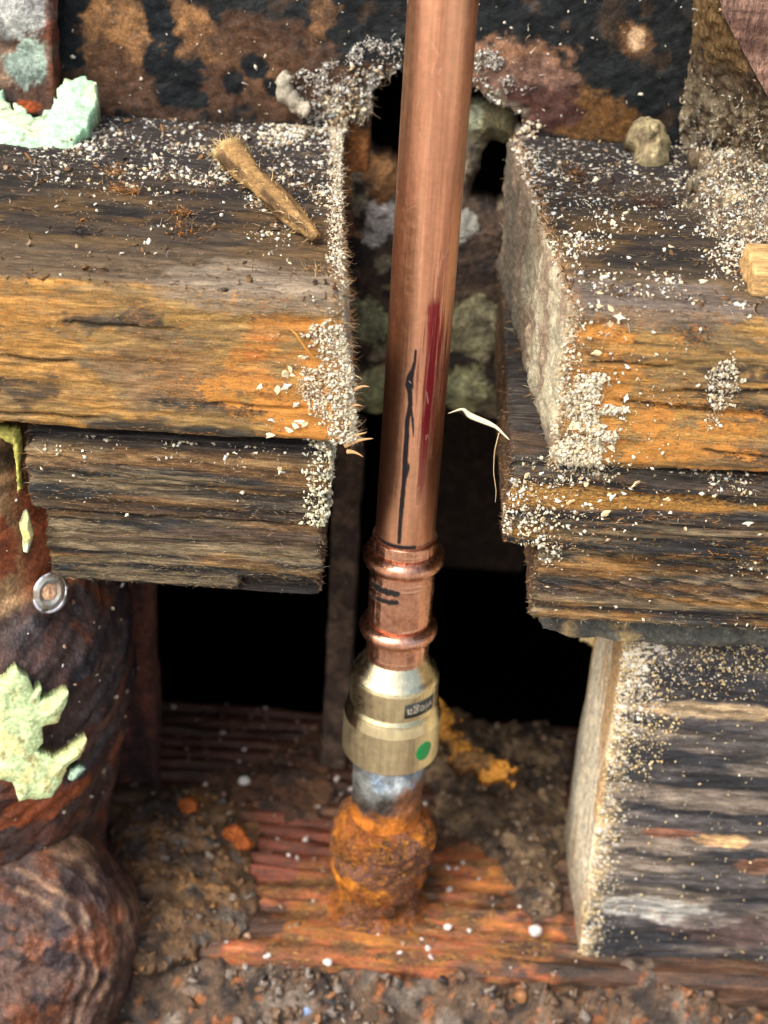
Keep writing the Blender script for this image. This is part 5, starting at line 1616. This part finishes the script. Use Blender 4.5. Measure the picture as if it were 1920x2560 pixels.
# sheathing litter
V, HD = SH_V, SH_HD
Nn = np.tile((0, -1.0, 0), (len(V), 1))
vis = (np.abs(V[:, 0] + 10) < 112) & (V[:, 2] < 298)
ip = pick(V, 300, vis * (0.4 + ss(HD, -25, -3)))
hv, hf, hc = hairs(V[ip] + (0, -0.1, 0), rng.normal(0, 1, (300, 3)) * (1, 0.35, 1), sizes(300, 0.5, 2.6), rng.uniform(0.1, 0.24, 300), palette(300, WH, [6, 3, 2, 1, 1]))
tag(obj('shavings', hv, hf, M['fibre'], col=hc), 'tiny white shavings stuck to the black sheathing', 'shavings', kind='stuff')
crumbs('sawdust', 'grey white fluff along the rim of the hole in the sheathing', V, Nn, vis * ss(HD, -9, -0.5) * (0.04 + ss(fbm(V, (0.1,) * 3, 3, 421), 0.5, 0.6)), 700, 0.2, 1.1, WH, [5, 4, 3, 2, 3], 2.2, lift=0.7)
crumbs('sawdust', 'sparse white specks on the black sheathing', V, Nn, vis * 1.0, 160, 0.25, 1.0, WH, [6, 2, 1, 0, 2], 2.5)
flf = np.maximum.reduce([blob(V, PY(u_, v_, 75), (r_, 40, r_ * 0.8), 0.9, 0.2, 423) for u_, v_, r_ in ((660, 180, 6), (720, 165, 7), (785, 185, 6), (830, 130, 6), (700, 235, 7), (1040, 140, 6), (1080, 195, 6), (1050, 205, 5), (770, 120, 4))])
crumbs('sawdust', 'matted grey white fluff on the sheathing left and right of the hole', V, Nn, vis * flf * (0.1 + ss(fbm(V, (0.3,) * 3, 4, 424), 0.42, 0.58)), 1700, 0.1, 0.7, [rgb(196, 192, 180), rgb(170, 162, 146), rgb(214, 214, 210)], [4, 3, 3], 2.2, lift=0.9, shav=0.7)
ip = pick(V, 260, vis * ss(HD, -3, -0.3) * ss(fbm(V, (0.1,) * 3, 3, 422), .4, .6))
hv, hf, hc = hairs(V[ip], rng.normal(0, 1, (260, 3)) * (0.8, 0.6, 0.6) + (0, -0.4, -0.8), sizes(260, 0.6, 4.0), rng.uniform(0.05, 0.12, 260), palette(260, WH, [2, 3, 3, 2, 2]))
tag(obj('frayed_fibres', hv, hf, M['fibre'], sheath, col=hc), kind='stuff')

v, f, dist = patch([(1474, 385), (1490, 320), (1530, 300), (1600, 280), (1720, 290), (1730, 640), (1655, 600), (1600, 640), (1560, 615), (1545, 540), (1510, 470)], (0, 20, 222.3), (0, -0.12, 0.99), 2.6, 120, 2.2, 0.3, 2.4, 5, 60, 431, rsc=0.022)
c = mixc(np.tile(rgb(104, 90, 72), (len(v), 1)), rgb(160, 148, 120), ss(fbm(v, (0.2,) * 3, 4, 432), 0.5, 0.64))
c = mixc(c, rgb(70, 60, 50), ss(fbm(v, (0.16,) * 3, 4, 433), 0.54, 0.66))
tag(obj('sawdust', v, f, M['dirt'], col=c, det=zero(len(v)) + (0, 0.5, 0)), 'drift of pale sawdust at the foot of the slanted stud on the right edge', 'sawdust', kind='stuff')
crumbs('sawdust', 'loose grains and shavings on the drift by the slanted stud', v, np.tile((0, -0.35, 0.94), (len(v), 1)), np.clip(dist + 3, 0, 30) * (np.arange(len(v)) < len(v) // 2), 4200, 0.1, 0.8, WH, [5, 5, 3, 3, 2], 2.6, shav=0.5)
p0_ = PZ(1655, 618, 224)
v, n, f = boxgrid(steps((p0_[0] - 4, p0_[0] + 14, 0.6)), steps((p0_[1] - 3, p0_[1] + 14, 0.6)), steps((222, 229, 0.6)), 1)
v = v + n * ((fbm(v, (0.1, 0.4, 0.4), 4, 434) - 0.5) * 1.6)[:, None]
tag(obj('wood_block', v, f, M['plank'], col=np.tile(rgb(208, 170, 116), (len(v), 1)), det=zero(len(v)) + (0.1, 0.1, 0)), 'clean tan wood block at the right edge on the right plank', 'wood block')

# dirt heaps on the beam
def heap(label, poly, h, seed, cols, n, thick=2, lo=0.5, hi=3.2, z=0.0, amp=3.5):
    v, f, dist = patch(poly, (0, 0, z), (0, 0, 1), h, 110, amp, 0.11, 2.6, thick, 40, seed, rsc=0.022)
    c = np.tile(rgb(*cols[0]), (len(v), 1))
    c = mixc(c, rgb(*cols[1]), ss(fbm(v, (0.13,) * 3, 4, seed + 1), 0.48, 0.6))
    c = mixc(c, rgb(*cols[2]), ss(fbm(v, (0.2,) * 3, 4, seed + 2), 0.56, 0.66))
    c = mixc(c, rgb(58, 48, 42), ss(fbm(v, (0.16,) * 3, 4, seed + 3), 0.54, 0.66) * 0.8)
    tag(obj('dirt', v, f, M['dirt'], col=c, det=zero(len(v)) + (0.2, 0.2, 0.65)), label, 'dirt', kind='stuff')
    crumbs('dirt_clods', 'loose clods on the ' + label, v, np.tile((0, -0.3, 0.9), (len(v), 1)), (dist > 0) * 1.0, n * 2, lo * 0.5, hi * 0.5, [np.array(rgb(*q)) * 0.9 for q in cols] + [rgb(130, 118, 104)], [3, 3, 1, 0.5], 3, tmpl=ico(2), mat='dirtclod', cat='dirt')


M['dirtclod'] = crumbly('dirt_clod', 0.55, 0.5, (0.6, 1.35))
heap('dark gravelly dirt on the beam right of the pipe foot', [(905, 1560), (980, 1545), (1100, 1560), (1240, 1570), (1230, 1800), (1205, 1960), (1150, 1990), (1070, 1860), (980, 1830), (940, 1760), (905, 1680)], 6, 501,
     [(96, 78, 60), (128, 108, 84), (58, 48, 42)], 420)
heap('brown crumbly dirt on the beam left of the pipe foot', [(245, 1760), (330, 1715), (410, 1690), (500, 1730), (560, 1800), (540, 1880), (560, 1960), (500, 2040), (330, 2090), (205, 2050), (220, 1890)], 5, 511,
     [(112, 86, 60), (138, 102, 64), (100, 92, 84)], 420)
heap('thin dirt under the left boards at the back of the beam', [(420, 1660), (560, 1640), (700, 1560), (725, 1660), (720, 1760), (620, 1780), (520, 1740)], 3, 521, [(88, 60, 44), (110, 82, 60), (60, 44, 38)], 160, lo=0.4, hi=2.2)
# orange clods
for lab, u_, v_, r_ in (('orange clod on the brown dirt heap, rear', 408, 1740, 3.2), ('pair of rust orange clods at the edge of the brown dirt', 505, 1800, 3.4), ('rust orange clod half under the pair', 528, 1822, 2.8)):
    p_ = PZ(u_, v_, 7)
    tv_, tf_ = ico(3)
    v = tv_ * r_ * (1, 0.9, 0.75)
    v = v * (1 + (fbm(tv_, (1.6,) * 3, 4, int(u_)) - 0.5) * 0.9)[:, None] + p_
    tag(obj('clod', v, tf_, M['rust'], col=np.tile(rgb(196, 108, 52), (len(v), 1)), det=zero(len(v)) + (0.3, 0, 0)), lab, 'clod', 'rust orange clods')
V, Nn = BEAM_V, BEAM_N
crumbs('sand_grains', 'wet sand grains sprinkled on the reddish beam', V, Nn, ss(Nn[:, 2], 0.3, 0.8) * (V[:, 0] > -100) * (V[:, 0] < 60), 420, 0.35, 1.2, [rgb(200, 190, 184), rgb(150, 120, 100), rgb(120, 96, 76)], [2, 2, 2], 2.0, tmpl=ico(2), mat='dirtclod', cat='sand')
for lab, u_, v_, r_, z_ in (('white pebble on the beam at the foot of the stud', 1156, 2010, 2.2, 3), ('small white pebble right of the rusty pipe foot', 968, 2002, 1.3, 2), ('white pebble on the ribbed rear of the beam', 528, 1686, 2.0, 3),
                            ('pale bead like pebble at the front edge of the orange beam patch', 708, 2078, 1.4, 1)):
    tv_, tf_ = ico(3)
    v = tv_ * r_ * (1, 0.85, 0.8)
    v = v * (1 + (fbm(tv_, (1.2,) * 3, 3, int(u_)) - 0.5) * 0.5)[:, None] + PZ(u_, v_, z_)
    tag(obj('pebble', v, tf_, M['dirtclod'], col=np.tile(rgb(206, 204, 198), (len(v), 1))), lab, 'pebble', 'white pebbles on the beam')
crumbs('sand_grains', 'scattered pale grains stuck to the dark drain pipe', HB_V, HB_N, (HB_N[:, 1] < 0.2) * (HB_N[:, 0] > -0.3) * 1.0, 150, 0.2, 0.9, [rgb(190, 176, 150), rgb(150, 120, 96), rgb(206, 206, 206)], [3, 2, 1], 2.2, tmpl=ico(2), mat='dirtclod', cat='sand')
# ground litter
V = gv.copy()
Nn = np.tile((0, -0.2, 0.95), (len(V), 1))
vis = (np.abs(V[:, 0]) < 125) & (V[:, 1] > -92) & (V[:, 1] < -24)
crumbs('gravel', 'small mixed gravel and clods on the ground in front of the beam', V, Nn, vis * (0.15 + ss(fbm(V, (0.06,) * 3, 3, 408), 0.45, 0.6)), 2600, 0.3, 2.2, [rgb(124, 114, 104), rgb(100, 80, 62), rgb(140, 98, 64), rgb(66, 58, 54), rgb(160, 152, 142)], [3, 5, 0.6, 2, 0.5], 3.2, tmpl=ico(2), mat='dirtclod', cat='gravel')
for lab, u_, v_, r_, cc in (('blue grey stone chip at the bottom edge', 655, 2180, 3.6, (128, 150, 186)), ('black rough stone beside the blue grey chip', 705, 2170, 5, (52, 52, 54)), ('cream rounded stone at the bottom below the stud corner', 1215, 2150, 4.6, (178, 166, 136))):
    p_ = PZ(u_, v_, -13)
    tv_, tf_ = ico(3)
    v = tv_ * r_ * (0.9, 0.8, 0.9)
    v = v * (1 + (fbm(tv_, (1.1,) * 3, 4, int(u_)) - 0.5) * 0.9)[:, None] + p_
    tag(obj('stone', v, tf_, M['dirtclod'], col=np.tile(rgb(*cc), (len(v), 1))), lab, 'stone')
